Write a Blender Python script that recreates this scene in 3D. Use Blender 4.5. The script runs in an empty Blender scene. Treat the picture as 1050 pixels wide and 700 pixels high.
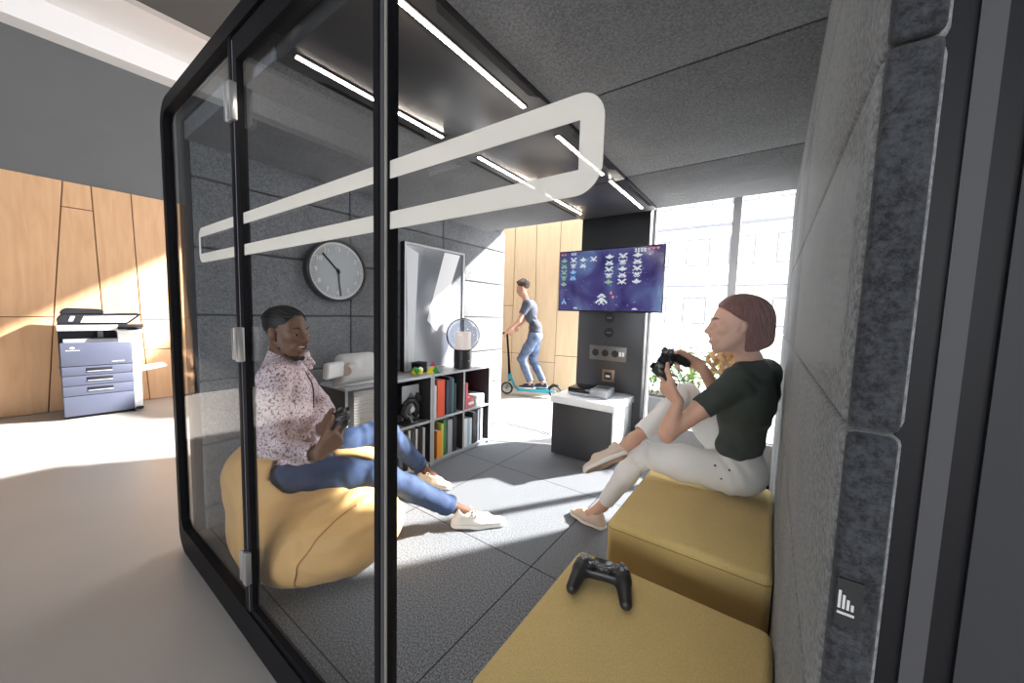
import bpy, bmesh, math, random
import numpy as np
from mathutils import Vector, Matrix, Euler
C = bpy.context.scene.collection
PI = math.pi
random.seed(7)
V = lambda *a: np.array(a, float)

# ------------------------------------------------------------------ materials
MATS = {}
def nodes(m):
    m.use_nodes = True
    nt = m.node_tree
    return nt, nt.nodes, nt.links, nt.nodes['Principled BSDF']

def mat(name, col, rough=.6, metal=0., var=.0, vscale=8., bump=0., bscale=60., spec=.5, sheen=0., emit=None, estr=0., coat=0.):
    """plain procedural material: base colour with noise variation and noise bump"""
    if name in MATS: return MATS[name]
    m = bpy.data.materials.new(name); MATS[name] = m
    nt, N, L, b = nodes(m)
    b.inputs['Base Color'].default_value = (*col, 1)
    b.inputs['Roughness'].default_value = rough
    b.inputs['Metallic'].default_value = metal
    b.inputs['Specular IOR Level'].default_value = spec
    if sheen: b.inputs['Sheen Weight'].default_value = sheen
    if coat: b.inputs['Coat Weight'].default_value = coat
    if emit:
        b.inputs['Emission Color'].default_value = (*emit, 1); b.inputs['Emission Strength'].default_value = estr
    tc = N.new('ShaderNodeTexCoord')
    if var > 0:
        n = N.new('ShaderNodeTexNoise'); n.inputs['Scale'].default_value = vscale; n.inputs['Detail'].default_value = 6
        r = N.new('ShaderNodeMapRange'); r.inputs['From Min'].default_value = .3; r.inputs['From Max'].default_value = .7
        r.inputs['To Min'].default_value = 1 - var; r.inputs['To Max'].default_value = 1 + var
        mx = N.new('ShaderNodeMix'); mx.data_type = 'RGBA'; mx.blend_type = 'MULTIPLY'; mx.inputs[0].default_value = 1
        mx.inputs[6].default_value = (*col, 1)
        L.new(tc.outputs['Object'], n.inputs['Vector']); L.new(n.outputs['Fac'], r.inputs['Value'])
        L.new(r.outputs['Result'], mx.inputs[7]); L.new(mx.outputs[2], b.inputs['Base Color'])
    if bump > 0:
        n2 = N.new('ShaderNodeTexNoise'); n2.inputs['Scale'].default_value = bscale; n2.inputs['Detail'].default_value = 4
        bp = N.new('ShaderNodeBump'); bp.inputs['Strength'].default_value = bump; bp.inputs['Distance'].default_value = .004
        L.new(tc.outputs['Object'], n2.inputs['Vector']); L.new(n2.outputs['Fac'], bp.inputs['Height']); L.new(bp.outputs['Normal'], b.inputs['Normal'])
    return m

def felt(name, col, lo=.75, hi=1.35, scale=150):
    if name in MATS: return MATS[name]
    m = bpy.data.materials.new(name); MATS[name] = m
    nt, N, L, b = nodes(m)
    b.inputs['Roughness'].default_value = .95; b.inputs['Specular IOR Level'].default_value = .15
    b.inputs['Sheen Weight'].default_value = .12
    tc = N.new('ShaderNodeTexCoord')
    n = N.new('ShaderNodeTexNoise'); n.inputs['Scale'].default_value = scale; n.inputs['Detail'].default_value = 5; n.inputs['Roughness'].default_value = .75
    n3 = N.new('ShaderNodeTexNoise'); n3.inputs['Scale'].default_value = 6; n3.inputs['Detail'].default_value = 2
    ad = N.new('ShaderNodeMath'); ad.operation = 'MULTIPLY_ADD'; ad.inputs[1].default_value = .12
    cr = N.new('ShaderNodeValToRGB')
    cr.color_ramp.elements[0].position = .44; cr.color_ramp.elements[0].color = (*[c * lo for c in col], 1)
    cr.color_ramp.elements[1].position = .68; cr.color_ramp.elements[1].color = (*[c * hi for c in col], 1)
    bp = N.new('ShaderNodeBump'); bp.inputs['Strength'].default_value = .5; bp.inputs['Distance'].default_value = .003
    L.new(tc.outputs['Object'], n.inputs['Vector']); L.new(tc.outputs['Object'], n3.inputs['Vector'])
    L.new(n3.outputs['Fac'], ad.inputs[0]); L.new(n.outputs['Fac'], ad.inputs[2])
    L.new(ad.outputs[0], cr.inputs['Fac']); L.new(cr.outputs['Color'], b.inputs['Base Color'])
    L.new(n.outputs['Fac'], bp.inputs['Height']); L.new(bp.outputs['Normal'], b.inputs['Normal'])
    return m

def glassmat(name, tint=(.9, .92, .93), ior=1.5):
    if name in MATS: return MATS[name]
    m = bpy.data.materials.new(name); MATS[name] = m
    m.use_nodes = True; nt = m.node_tree; N = nt.nodes; L = nt.links
    N.remove(N['Principled BSDF'])
    t = N.new('ShaderNodeBsdfTransparent'); t.inputs['Color'].default_value = (*tint, 1)
    g = N.new('ShaderNodeBsdfGlossy'); g.inputs['Roughness'].default_value = .0
    f = N.new('ShaderNodeFresnel'); ge = N.new('ShaderNodeNewGeometry'); mr = N.new('ShaderNodeMapRange')
    mr.inputs['To Min'].default_value = ior; mr.inputs['To Max'].default_value = 1 / ior
    L.new(ge.outputs['Backfacing'], mr.inputs['Value']); L.new(mr.outputs[0], f.inputs['IOR'])
    mx = N.new('ShaderNodeMixShader')
    L.new(f.outputs[0], mx.inputs[0]); L.new(t.outputs[0], mx.inputs[1]); L.new(g.outputs[0], mx.inputs[2])
    L.new(mx.outputs[0], N['Material Output'].inputs['Surface'])
    return m

# ------------------------------------------------------------------ objects
def tag(o, label=None, cat=None, group=None, kind=None):
    if label: o['label'] = label
    if cat: o['category'] = cat
    if group: o['group'] = group
    if kind: o['kind'] = kind
    return o

def thing(name, label, cat, loc=(0, 0, 0), rz=0., group=None):
    o = bpy.data.objects.new(name, None); C.objects.link(o)
    o.location = loc; o.rotation_euler = (0, 0, rz); o.empty_display_size = .05
    return tag(o, label, cat, group)

def link(name, me, m=None, parent=None, world=False):
    """link a mesh as one object. world=True: the coordinates are world coordinates, kept under the parent"""
    o = bpy.data.objects.new(name, me); C.objects.link(o)
    if m is not None:
        for mm in (m if isinstance(m, (list, tuple)) else [m]): me.materials.append(mm)
    if parent is not None:
        o.parent = parent
        if world:
            bpy.context.view_layer.update()
            o.matrix_parent_inverse = parent.matrix_world.inverted()
    return o

def from_bm(name, bm, m=None, parent=None, smooth=False, world=False, autosmooth=None):
    me = bpy.data.meshes.new(name); bm.normal_update(); bm.to_mesh(me); bm.free()
    if smooth or autosmooth:
        me.polygons.foreach_set('use_smooth', [True] * len(me.polygons))
    if autosmooth: me.set_sharp_from_angle(angle=autosmooth)
    return link(name, me, m, parent, world)

def box(bm, lo, hi, bev=0., seg=2, M=None, mi=0):
    lo = Vector(lo); hi = Vector(hi)
    c = (lo + hi) / 2; d = hi - lo
    r = bmesh.ops.create_cube(bm, size=1)
    vs = r['verts']
    for v in vs: v.co = Vector((v.co.x * d.x + c.x, v.co.y * d.y + c.y, v.co.z * d.z + c.z))
    fs = set(f for v in vs for f in v.link_faces)
    if bev > 0:
        es = list(set(e for v in vs for e in v.link_edges))
        rr = bmesh.ops.bevel(bm, geom=es, offset=bev, segments=seg, profile=.5, affect='EDGES')
        vs = list(set(rr['verts']) | set(v for v in vs if v.is_valid))
        fs = set(f for v in vs for f in v.link_faces)
    for f in fs: f.material_index = mi
    if M is not None:
        for v in vs: v.co = M @ v.co
    return vs

def tube(bm, pts, r, n=10, cap=True, closed=False, mi=0):
    pts = [Vector(p) for p in pts]
    rs = r if isinstance(r, (list, tuple)) else [r] * len(pts)
    rings = []; ref = None
    for i, p in enumerate(pts):
        if closed: t = pts[(i + 1) % len(pts)] - pts[i - 1]
        else: t = pts[min(i + 1, len(pts) - 1)] - pts[max(i - 1, 0)]
        t.normalize()
        if ref is None: ref = t.orthogonal().normalized()
        ref = (ref - t * ref.dot(t)).normalized(); b = t.cross(ref)
        rings.append([bm.verts.new(p + (ref * math.cos(a) + b * math.sin(a)) * rs[i]) for a in [2 * PI * k / n for k in range(n)]])
    for i in range(len(rings) - (0 if closed else 1)):
        A = rings[i]; B = rings[(i + 1) % len(rings)]
        for k in range(n):
            f = bm.faces.new((A[k], A[(k + 1) % n], B[(k + 1) % n], B[k])); f.material_index = mi
    if cap and not closed:
        f = bm.faces.new(rings[0][::-1]); f.material_index = mi
        f = bm.faces.new(rings[-1]); f.material_index = mi

def lathe(bm, prof, n=32, M=None, mi=0):
    """prof: (r,z) from bottom to top about z"""
    rings = []
    for r, z in prof:
        if r < 1e-6: rings.append([bm.verts.new((0, 0, z))])
        else: rings.append([bm.verts.new((r * math.cos(2 * PI * k / n), r * math.sin(2 * PI * k / n), z)) for k in range(n)])
    for a, b in zip(rings[:-1], rings[1:]):
        for k in range(n):
            q = [a[k % len(a)], a[(k + 1) % len(a)], b[(k + 1) % len(b)], b[k % len(b)]]
            q = list(dict.fromkeys(q))
            if len(q) > 2:
                f = bm.faces.new(q); f.material_index = mi
    if M is not None:
        for R_ in rings:
            for v in R_: v.co = M @ v.co

def prism(bm, poly, axis, a, b, mi=0):
    """extrude a 2-D polygon along axis ('X': poly is (y,z); 'Y': (x,z); 'Z': (x,y)) from a to b"""
    f3 = {'X': lambda p, t: (t, p[0], p[1]), 'Y': lambda p, t: (p[0], t, p[1]), 'Z': lambda p, t: (p[0], p[1], t)}[axis]
    A = [bm.verts.new(f3(p, a)) for p in poly]; B = [bm.verts.new(f3(p, b)) for p in poly]
    n = len(poly)
    fs = [bm.faces.new(A), bm.faces.new(B[::-1])]
    for i in range(n): fs.append(bm.faces.new((A[i], B[i], B[(i + 1) % n], A[(i + 1) % n])))
    for f in fs: f.material_index = mi
    bmesh.ops.recalc_face_normals(bm, faces=fs)
    return A + B

def rrect(x0, z0, x1, z1, r, n=8):
    out = []
    for cx, cz, a0 in ((x1 - r, z1 - r, 0), (x0 + r, z1 - r, PI / 2), (x0 + r, z0 + r, PI), (x1 - r, z0 + r, 1.5 * PI)):
        for k in range(n + 1):
            a = a0 + PI / 2 * k / n; out.append((cx + r * math.cos(a), cz + r * math.sin(a)))
    return out

def ring_prism(bm, outer, inner, axis, a, b, mi=0):
    """outer and inner polygons with equal vertex counts, extruded"""
    f3 = {'X': lambda p, t: (t, p[0], p[1]), 'Y': lambda p, t: (p[0], t, p[1]), 'Z': lambda p, t: (p[0], p[1], t)}[axis]
    O1 = [bm.verts.new(f3(p, a)) for p in outer]; O2 = [bm.verts.new(f3(p, b)) for p in outer]
    I1 = [bm.verts.new(f3(p, a)) for p in inner]; I2 = [bm.verts.new(f3(p, b)) for p in inner]
    n = len(outer); fs = []
    for i in range(n):
        j = (i + 1) % n
        for q in ((O1[i], O1[j], I1[j], I1[i]), (O2[i], I2[i], I2[j], O2[j]), (O1[i], O2[i], O2[j], O1[j]), (I1[i], I1[j], I2[j], I2[i])):
            fs.append(bm.faces.new(q))
    for f in fs: f.material_index = mi
    bmesh.ops.recalc_face_normals(bm, faces=fs)

def boxo(name, lo, hi, m, parent=None, bev=0., seg=2, world=False, M=None):
    bm = bmesh.new(); box(bm, lo, hi, bev, seg, M)
    return from_bm(name, bm, m, parent, world=world, autosmooth=(math.radians(35) if bev > 0 else None))

# ------------------------------------------------------------------ implicit surfaces
def nrm(v):
    v = np.array(v, float); return v / np.linalg.norm(v)

class SDF:
    """union/subtraction of simple solids with smooth blends, meshed with surface nets"""
    def __init__(s): s.p = []
    def cap(s, a, b, ra, rb=None, k=.02, op='u', flat=None, fs=1.):
        a = np.array(a, float); b = np.array(b, float); rb = ra if rb is None else rb
        s.p.append(('c', a, b, ra, rb, k, op, None if flat is None else nrm(flat), fs)); return s
    def chain(s, pts, rs, k=.02, op='u', flat=None, fs=1.):
        for i in range(len(pts) - 1): s.cap(pts[i], pts[i + 1], rs[i], rs[i + 1], k, op, flat, fs)
        return s
    def ell(s, c, r, R=None, k=.02, op='u'):
        """R: rows are the local axes in world"""
        s.p.append(('e', np.array(c, float), np.array(r, float), np.eye(3) if R is None else np.array(R, float), None, k, op, None, 1.)); return s
    def rbox(s, c, h, rad, R=None, k=.01, op='u'):
        s.p.append(('b', np.array(c, float), np.array(h, float), np.eye(3) if R is None else np.array(R, float), rad, k, op, None, 1.)); return s
    def half(s, pt, n, k=.01, op='s', n2=None, pt2=None):
        """removes (op s) the side n points to; with n2 only where both half-spaces hold"""
        s.p.append(('h', np.array(pt, float), nrm(n), None if n2 is None else nrm(n2), None if pt2 is None else np.array(pt2, float), k, op, None, 1.)); return s
    def cut(s, e, d, rad=.09, ln=.10, k=.004):
        """trims everything beyond point e along d, close to it"""
        d = nrm(d); a = nrm(np.cross(d, (.3, .5, .81))); return s.rbox(np.array(e) + d * ln, (ln, rad, rad), .001, R=[d, a, np.cross(d, a)], k=k, op='s')
    def copyinto(s, o, op, grow=0., k=.006):
        for q in s.p:
            if q[6] != 'u': continue
            q = list(q)
            if q[0] == 'c': q[3] += grow; q[4] += grow
            elif q[0] == 'e': q[2] = q[2] + grow
            elif q[0] == 'b': q[4] += grow; q[2] = q[2] + grow
            q[5] = k; q[6] = op; o.p.append(tuple(q))
        return s
    @staticmethod
    def bb(q):
        if q[0] == 'c':
            r = max(q[3], q[4]) * max(1, q[8]); return np.minimum(q[1], q[2]) - r, np.maximum(q[1], q[2]) + r
        if q[0] == 'e':
            e = np.sqrt(((q[3] * q[2][:, None]) ** 2).sum(0)); return q[1] - e, q[1] + e
        if q[0] == 'b':
            e = (np.abs(q[3]) * (q[2])[:, None]).sum(0); return q[1] - e, q[1] + e
        return None
    @staticmethod
    def ev(q, X, Y, Z):
        t = q[0]
        if t == 'c':
            a, b, ra, rb = q[1:5]; d = b - a
            px, py, pz = X - a[0], Y - a[1], Z - a[2]
            if q[7] is not None:
                n = q[7]; sc = (1 / q[8] - 1)
                dn = px * n[0] + py * n[1] + pz * n[2]
                px = px + n[0] * dn * sc; py = py + n[1] * dn * sc; pz = pz + n[2] * dn * sc
                d = d + n * (d @ n) * sc
            L2 = max(d @ d, 1e-12)
            h = np.clip((px * d[0] + py * d[1] + pz * d[2]) / L2, 0, 1)
            return np.sqrt((px - h * d[0]) ** 2 + (py - h * d[1]) ** 2 + (pz - h * d[2]) ** 2) - (ra + (rb - ra) * h)
        if t == 'e':
            c, r, R = q[1:4]; px, py, pz = X - c[0], Y - c[1], Z - c[2]
            u = [px * R[i, 0] + py * R[i, 1] + pz * R[i, 2] for i in range(3)]
            k0 = np.sqrt(sum((u[i] / r[i]) ** 2 for i in range(3))); k1 = np.sqrt(sum((u[i] / r[i] ** 2) ** 2 for i in range(3)))
            return k0 * (k0 - 1) / np.maximum(k1, 1e-6)
        if t == 'b':
            c, h, R, rad = q[1:5]; px, py, pz = X - c[0], Y - c[1], Z - c[2]
            u = [np.abs(px * R[i, 0] + py * R[i, 1] + pz * R[i, 2]) - (h[i] - rad) for i in range(3)]
            o = np.sqrt(sum(np.maximum(w, 0) ** 2 for w in u))
            return o + np.minimum(np.maximum(np.maximum(u[0], u[1]), u[2]), 0) - rad
        if t == 'h':
            p, n, n2, p2 = q[1:5]
            d = -((X - p[0]) * n[0] + (Y - p[1]) * n[1] + (Z - p[2]) * n[2])
            if n2 is not None:
                p2 = p if p2 is None else p2
                d = np.maximum(d, -((X - p2[0]) * n2[0] + (Y - p2[1]) * n2[1] + (Z - p2[2]) * n2[2]))
            return d
    def mesh(s, name, vox=.0045, disp=None, smooth=1):
        bbs = [SDF.bb(q) for q in s.p if q[6] == 'u']
        lo = np.min([b[0] for b in bbs], 0) - 4 * vox; hi = np.max([b[1] for b in bbs], 0) + 4 * vox
        n = np.ceil((hi - lo) / vox).astype(int) + 1
        ax = [(lo[i] + vox * np.arange(n[i])).astype(np.float32) for i in range(3)]
        D = np.full(n, .1, np.float32)
        for q in s.p:
            k = q[5]; op = q[6]
            bb = SDF.bb(q)
            if bb is None: i0 = np.zeros(3, int); i1 = n
            else:
                i0 = np.clip(np.floor((bb[0] - k - 4 * vox - lo) / vox).astype(int), 0, n)
                i1 = np.clip(np.ceil((bb[1] + k + 4 * vox - lo) / vox).astype(int) + 1, 0, n)
            if np.any(i1 <= i0): continue
            sl = tuple(slice(i0[i], i1[i]) for i in range(3))
            d = SDF.ev(q, ax[0][sl[0]][:, None, None], ax[1][sl[1]][None, :, None], ax[2][sl[2]][None, None, :]).astype(np.float32)
            A = D[sl]
            if op == 's': A = -A
            h = np.maximum(k - np.abs(A - d), 0) / max(k, 1e-6)
            r = np.minimum(A, d) - h * h * k * .25
            D[sl] = -r if op == 's' else r
        if disp is not None:
            D += disp(ax[0][:, None, None], ax[1][None, :, None], ax[2][None, None, :]).astype(np.float32)
        return nets(name, D, lo, vox, smooth)

def nets(name, D, lo, vox, smooth=1):
    I = D < 0
    I[0] = I[-1] = False; I[:, 0] = I[:, -1] = False; I[:, :, 0] = I[:, :, -1] = False
    D = np.where(I, np.minimum(D, -1e-6), np.maximum(D, 1e-6))
    nx, ny, nz = D.shape
    cnt = np.zeros((nx - 1, ny - 1, nz - 1), np.uint8)
    offs = [(a, b, c) for a in (0, 1) for b in (0, 1) for c in (0, 1)]
    for a, b, c in offs: cnt += I[a:nx - 1 + a, b:ny - 1 + b, c:nz - 1 + c]
    act = (cnt > 0) & (cnt < 8)
    ijk = np.argwhere(act)
    vid = np.full(act.shape, -1, np.int32); vid[tuple(ijk.T)] = np.arange(len(ijk))
    cv = np.stack([D[ijk[:, 0] + a, ijk[:, 1] + b, ijk[:, 2] + c] for a, b, c in offs], 1)
    acc = np.zeros((len(ijk), 3)); w = np.zeros(len(ijk))
    for e0 in range(8):
        for e1 in range(e0 + 1, 8):
            o0 = np.array(offs[e0]); o1 = np.array(offs[e1])
            if np.abs(o0 - o1).sum() != 1: continue
            m = (cv[:, e0] < 0) != (cv[:, e1] < 0)
            t = cv[m, e0] / (cv[m, e0] - cv[m, e1])
            acc[m] += o0 + t[:, None] * (o1 - o0); w[m] += 1
    P = lo + (ijk + acc / w[:, None]) * vox
    quads = []
    for axis in range(3):
        s0 = [slice(None)] * 3; s1 = [slice(None)] * 3
        s0[axis] = slice(0, -1); s1[axis] = slice(1, None)
        ch = I[tuple(s0)] != I[tuple(s1)]
        e = np.argwhere(ch)
        if not len(e): continue
        b, c = (axis + 1) % 3, (axis + 2) % 3
        def g(db, dc):
            q = e.copy(); q[:, b] += db; q[:, c] += dc; return vid[tuple(q.T)]
        Q = np.stack([g(-1, -1), g(0, -1), g(0, 0), g(-1, 0)], 1)
        inside = I[tuple(s0)][tuple(e.T)]
        Q[~inside] = Q[~inside][:, ::-1]
        quads.append(Q)
    Q = np.concatenate(quads)
    Q = Q[(Q >= 0).all(1)]
    for _ in range(smooth):
        S = np.zeros_like(P); n = np.zeros(len(P))
        for i in range(4):
            a, b = Q[:, i], Q[:, (i + 1) % 4]
            for ch in range(3): S[:, ch] += np.bincount(a, P[b, ch], len(P)) + np.bincount(b, P[a, ch], len(P))
            n += np.bincount(a, minlength=len(P)) + np.bincount(b, minlength=len(P))
        P = .5 * P + .5 * S / np.maximum(n, 1)[:, None]
    me = bpy.data.meshes.new(name)
    me.vertices.add(len(P)); me.vertices.foreach_set('co', P.astype(np.float32).ravel())
    me.loops.add(Q.size); me.loops.foreach_set('vertex_index', Q.astype(np.int32).ravel())
    me.polygons.add(len(Q)); me.polygons.foreach_set('loop_start', np.arange(0, Q.size, 4, dtype=np.int32))
    me.polygons.foreach_set('use_smooth', np.ones(len(Q), bool))
    me.update(calc_edges=True); me.validate()
    return me

def text(name, body, size, M4, parent, m, ext=.0006, align='LEFT', off=0.):
    cu = bpy.data.curves.new(name, 'FONT'); cu.body = body; cu.size = size; cu.extrude = ext; cu.align_x = align; cu.offset = off
    if align == 'CENTER': cu.align_y = 'CENTER'
    o = bpy.data.objects.new(name, cu); C.objects.link(o)
    me = bpy.data.meshes.new_from_object(o.evaluated_get(bpy.context.evaluated_depsgraph_get()))
    bpy.data.objects.remove(o); me.materials.clear(); me.transform(M4)
    return link(name, me, m, parent)

# ------------------------------------------------------------------ camera
RC = np.array([[0.81196, 0.58301, 0.02844], [0.07001, -0.04889, -0.99635], [-0.57949, 0.81099, -0.08051]])
cd = bpy.data.cameras.new('camera'); cam = bpy.data.objects.new('camera', cd); C.objects.link(cam)
M = Matrix.Identity(4)
for i in range(3):
    M[i][0] = RC[0][i]; M[i][1] = -RC[1][i]; M[i][2] = -RC[2][i]
M[2][3] = 1.3
cam.matrix_world = M
cd.sensor_width = 36; cd.lens = 371.54 / 1050 * 36; cd.clip_start = .01; cd.clip_end = 200
bpy.context.scene.camera = cam
sc = bpy.context.scene
sc.view_settings.view_transform = 'Standard'; sc.view_settings.look = 'None'
sc.view_settings.gamma = 1; sc.view_settings.use_curve_mapping = False
# ------------------------------------------------------------------ materials of the room
FELT = felt('grey_felt', (.195, .203, .216), .62, 1.4, 115)
FELT_SHADE = felt('shaded_felt', (.030, .032, .036), .5, 1.6, 110)  # felt with shade painted in, for the right wall's end face
FELT_DK = felt('charcoal_felt', (.18, .188, .202), .66, 1.34, 125)
BLACK = mat('black_powder_coat', (.006, .006, .008), .5, spec=.15, bump=.05, bscale=400)
BLACKG = mat('black_gloss', (.012, .012, .014), .2)
CHAR = mat('charcoal_laminate', (.035, .037, .042), .45, var=.06, vscale=30)
WHITE = mat('white_laminate', (.82, .83, .84), .35, var=.02)
ALU = mat('brushed_aluminium', (.55, .56, .58), .35, metal=.85, bump=.05, bscale=200)
STEEL = mat('satin_steel', (.75, .75, .76), .3, metal=.9)
WOOD = None
def woodmat(name, c0, c1):
    m = bpy.data.materials.new(name); nt, N, L, b = nodes(m)
    tc = N.new('ShaderNodeTexCoord'); mp = N.new('ShaderNodeMapping'); mp.inputs['Scale'].default_value = (3, 3, .35)
    n = N.new('ShaderNodeTexNoise'); n.inputs['Scale'].default_value = 5; n.inputs['Detail'].default_value = 7; n.inputs['Distortion'].default_value = .8
    cr = N.new('ShaderNodeValToRGB'); cr.color_ramp.elements[0].color = (*c0, 1); cr.color_ramp.elements[1].color = (*c1, 1)
    cr.color_ramp.elements[0].position = .3; cr.color_ramp.elements[1].position = .7
    L.new(tc.outputs['Object'], mp.inputs['Vector']); L.new(mp.outputs[0], n.inputs['Vector']); L.new(n.outputs['Fac'], cr.inputs['Fac'])
    L.new(cr.outputs['Color'], b.inputs['Base Color']); b.inputs['Roughness'].default_value = .5
    return m
WOOD = woodmat('light_oak', (.56, .325, .175), (.64, .395, .225))
WOODB = woodmat('pale_birch', (.70, .52, .33), (.77, .59, .39))
GLASS = glassmat('clear_glass', (.97, .975, .98), 1.10)
GLASSD = glassmat('smoked_glass', (.90, .91, .92), 1.22)

# ------------------------------------------------------------------ office around the booth
FLOOR = mat('poured_floor', (.37, .35, .33), .36, var=.05, vscale=1.2, bump=.02, bscale=30)
boxo('floor', (-7.3, -5, -.2), (6, 6.2, -.1), FLOOR)['kind'] = 'structure'
tag(boxo('floor_terrace', (-14, 6.2, -.2), (14, 30, -.102), mat('pale_paving', (.7, .69, .67), .8, var=.05, vscale=3)), kind='structure')
WOODBK = mat('dark_joint', (.10, .055, .03), .8)
GREYW = mat('grey_plaster', (.115, .12, .125), .85, var=.03, vscale=3)
tag(boxo('wall_left_unseen', (-7.4, -5, -.1), (-7.19, -.56, 4.7), mat('dark_plaster', (.045, .046, .05), .9)), kind='structure')  # unseen stretch, made dark to keep its reflection in the glass low
ww = boxo('wall_left_office', (-7.4, -.56, -.1), (-7.215, 6.2, 4.7), GREYW); ww['kind'] = 'structure'
boxo('joint_backing', (-7.216, -.56, -.1), (-7.212, 6.2, 2.74), WOODBK, ww)
def panel(poly, parent=ww, x=-7.212, t=.022, m=WOOD):
    bm = bmesh.new(); prism(bm, poly, 'X', x, x + t)
    bmesh.ops.bevel(bm, geom=[e for e in bm.edges], offset=.004, segments=1, affect='EDGES')
    return from_bm('wood_panel', bm, m, parent)
g = .009
# slanting joints: y position at floor, at z=1.08 and at the top
J = [(-4.9, -4.9, -4.9), (-3.6, -3.75, -3.9), (-2.5, -2.42, -2.3), (-1.45, -1.55, -1.7), (-.62, -.55, -.42), (.25, .343, .486), (.775, .745, .713), (1.15, 1.10, 1.069),
     (1.62, 1.70, 1.80), (2.35, 2.3, 2.2), (3.0, 3.1, 3.2), (4.0, 3.9, 3.8), (4.8, 4.8, 4.8)]
SPL = {4: [1.08], 5: [2.44], 6: [], 7: [.62, 1.05], 8: [1.6], 1: [1.5], 3: [2.1]}
def jy(j, z):
    a, b, c = j
    return a + (b - a) * (z + .1) / 1.18 if z < 1.08 else b + (c - b) * (z - 1.08) / 1.67
for i in range(4, len(J) - 1):
    zs = [-.095] + SPL.get(i, [1.3] if i % 2 else []) + [2.75]
    for z0, z1 in zip(zs[:-1], zs[1:]):
        z0_ = z0 + (g / 2 if z0 > 0 else 0); z1_ = z1 - (g / 2 if z1 < 2.7 else 0)
        mid = [z for z in (1.08,) if z0_ < z < z1_]
        zz = [z0_] + mid + [z1_]
        panel([(jy(J[i], z) + g / 2, z) for z in zz] + [(jy(J[i + 1], z) - g / 2, z) for z in zz[::-1]])
# far wood wall behind the rider, turned a little away from the booth
wb = bpy.data.objects.new('wall_back', None); C.objects.link(wb); wb['kind'] = 'structure'
wb.location = (-3.3, 5.62, 0); wb.rotation_euler = (0, 0, math.radians(18))
boxo('backing', (-3.9, .03, -.1), (.62, .2, 3.6), WOODBK, wb)
JB = [(-3.9, -3.9), (-2.9, -2.8), (-1.9, -2.0), (-1.05, -1.1), (-.62, -.60), (-.17, -.22), (.19, .23), (.62, .62)]
for i in range(len(JB) - 1):
    zs = [-.095, .55 if i > 2 else .9, 1.42 if i == 3 else 3.5, 3.5] if i != 5 else [-.095, .42, 3.5]
    for z0, z1 in zip(zs[:-1], zs[1:]):
        if z1 - z0 < .05: continue
        def yb(j, z): return JB[j][0] + (JB[j][1] - JB[j][0]) * (z + .1) / 3.6
        bm = bmesh.new()
        prism(bm, [(yb(i, z0) + g / 2, z0 + g / 2), (yb(i + 1, z0) - g / 2, z0 + g / 2), (yb(i + 1, z1) - g / 2, z1 - g / 2), (yb(i, z1) + g / 2, z1 - g / 2)], 'Y', 0, .03)
        bmesh.ops.bevel(bm, geom=[e for e in bm.edges], offset=.004, segments=1, affect='EDGES')
        from_bm('wood_panel', bm, WOODB, wb)
# ceiling: dark slab, pale light trough along the wood wall
cl = boxo('ceiling_office', (-5.58, -5, 4.36), (6, 4.6, 4.5), mat('dark_ceiling', (.075, .076, .08), .9)); cl['kind'] = 'structure'
tr = tag(boxo('trim_1', (-7.215, -5, 4.66), (-5.50, 4.6, 4.75), mat('pale_plaster', (.80, .80, .82), .8)), kind='structure')
boxo('ledge', (-7.215, -5, 4.36), (-6.95, 4.6, 4.66), mat('pale_plaster', (.80, .80, .82), .8), tr)
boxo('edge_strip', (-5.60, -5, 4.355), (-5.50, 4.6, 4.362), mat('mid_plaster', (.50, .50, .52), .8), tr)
boxo('sun_stop_side', (-5.58, -5, 4.50), (-5.48, 4.65, 4.75), mat('pale_plaster', (.56, .56, .58), .8), tr)  # added to stop sun slipping in above the slab
boxo('sun_stop_end', (-7.215, 4.6, 4.36), (-5.50, 4.65, 4.75), mat('pale_plaster', (.56, .56, .58), .8), tr)  # added to stop sun entering the trough's open end
GRB = mat('office_paint', (.07, .07, .075), .85)
wf = tag(boxo('wall_front_office', (-7.3, -5.2, -.1), (-1.6, -5, 4.5), GRB), kind='structure')
boxo('pier', (3.6, -5.2, -.1), (6, -5, 4.5), GRB, wf); boxo('parapet', (-1.6, -5.2, -.1), (3.6, -5, .7), GRB, wf); boxo('header', (-1.6, -5.2, 3.3), (3.6, -5, 4.5), GRB, wf)
fill_frame = bmesh.new()
for k in range(3): ring_prism(fill_frame, rrect(-1.6 + k * 1.7333, .7, .1333 + k * 1.7333, 3.3, .002), rrect(-1.55 + k * 1.7333, .75, .0833 + k * 1.7333, 3.25, .002), 'Y', -5.14, -5.06)
tag(from_bm('added_window', fill_frame, BLACK), kind='structure')  # unseen window, added around the front fill light
tag(boxo('wall_right_office', (6, -5, -.1), (6.2, 6.2, 4.5), GRB), kind='structure')

# ------------------------------------------------------------------ the booth shell
def pad(parent, lo, hi, m=FELT, bev=.012):
    return boxo('felt_panel', lo, hi, m, parent, bev, 3)
SHELL = mat('dark_shell', (.05, .052, .056), .5)
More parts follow.
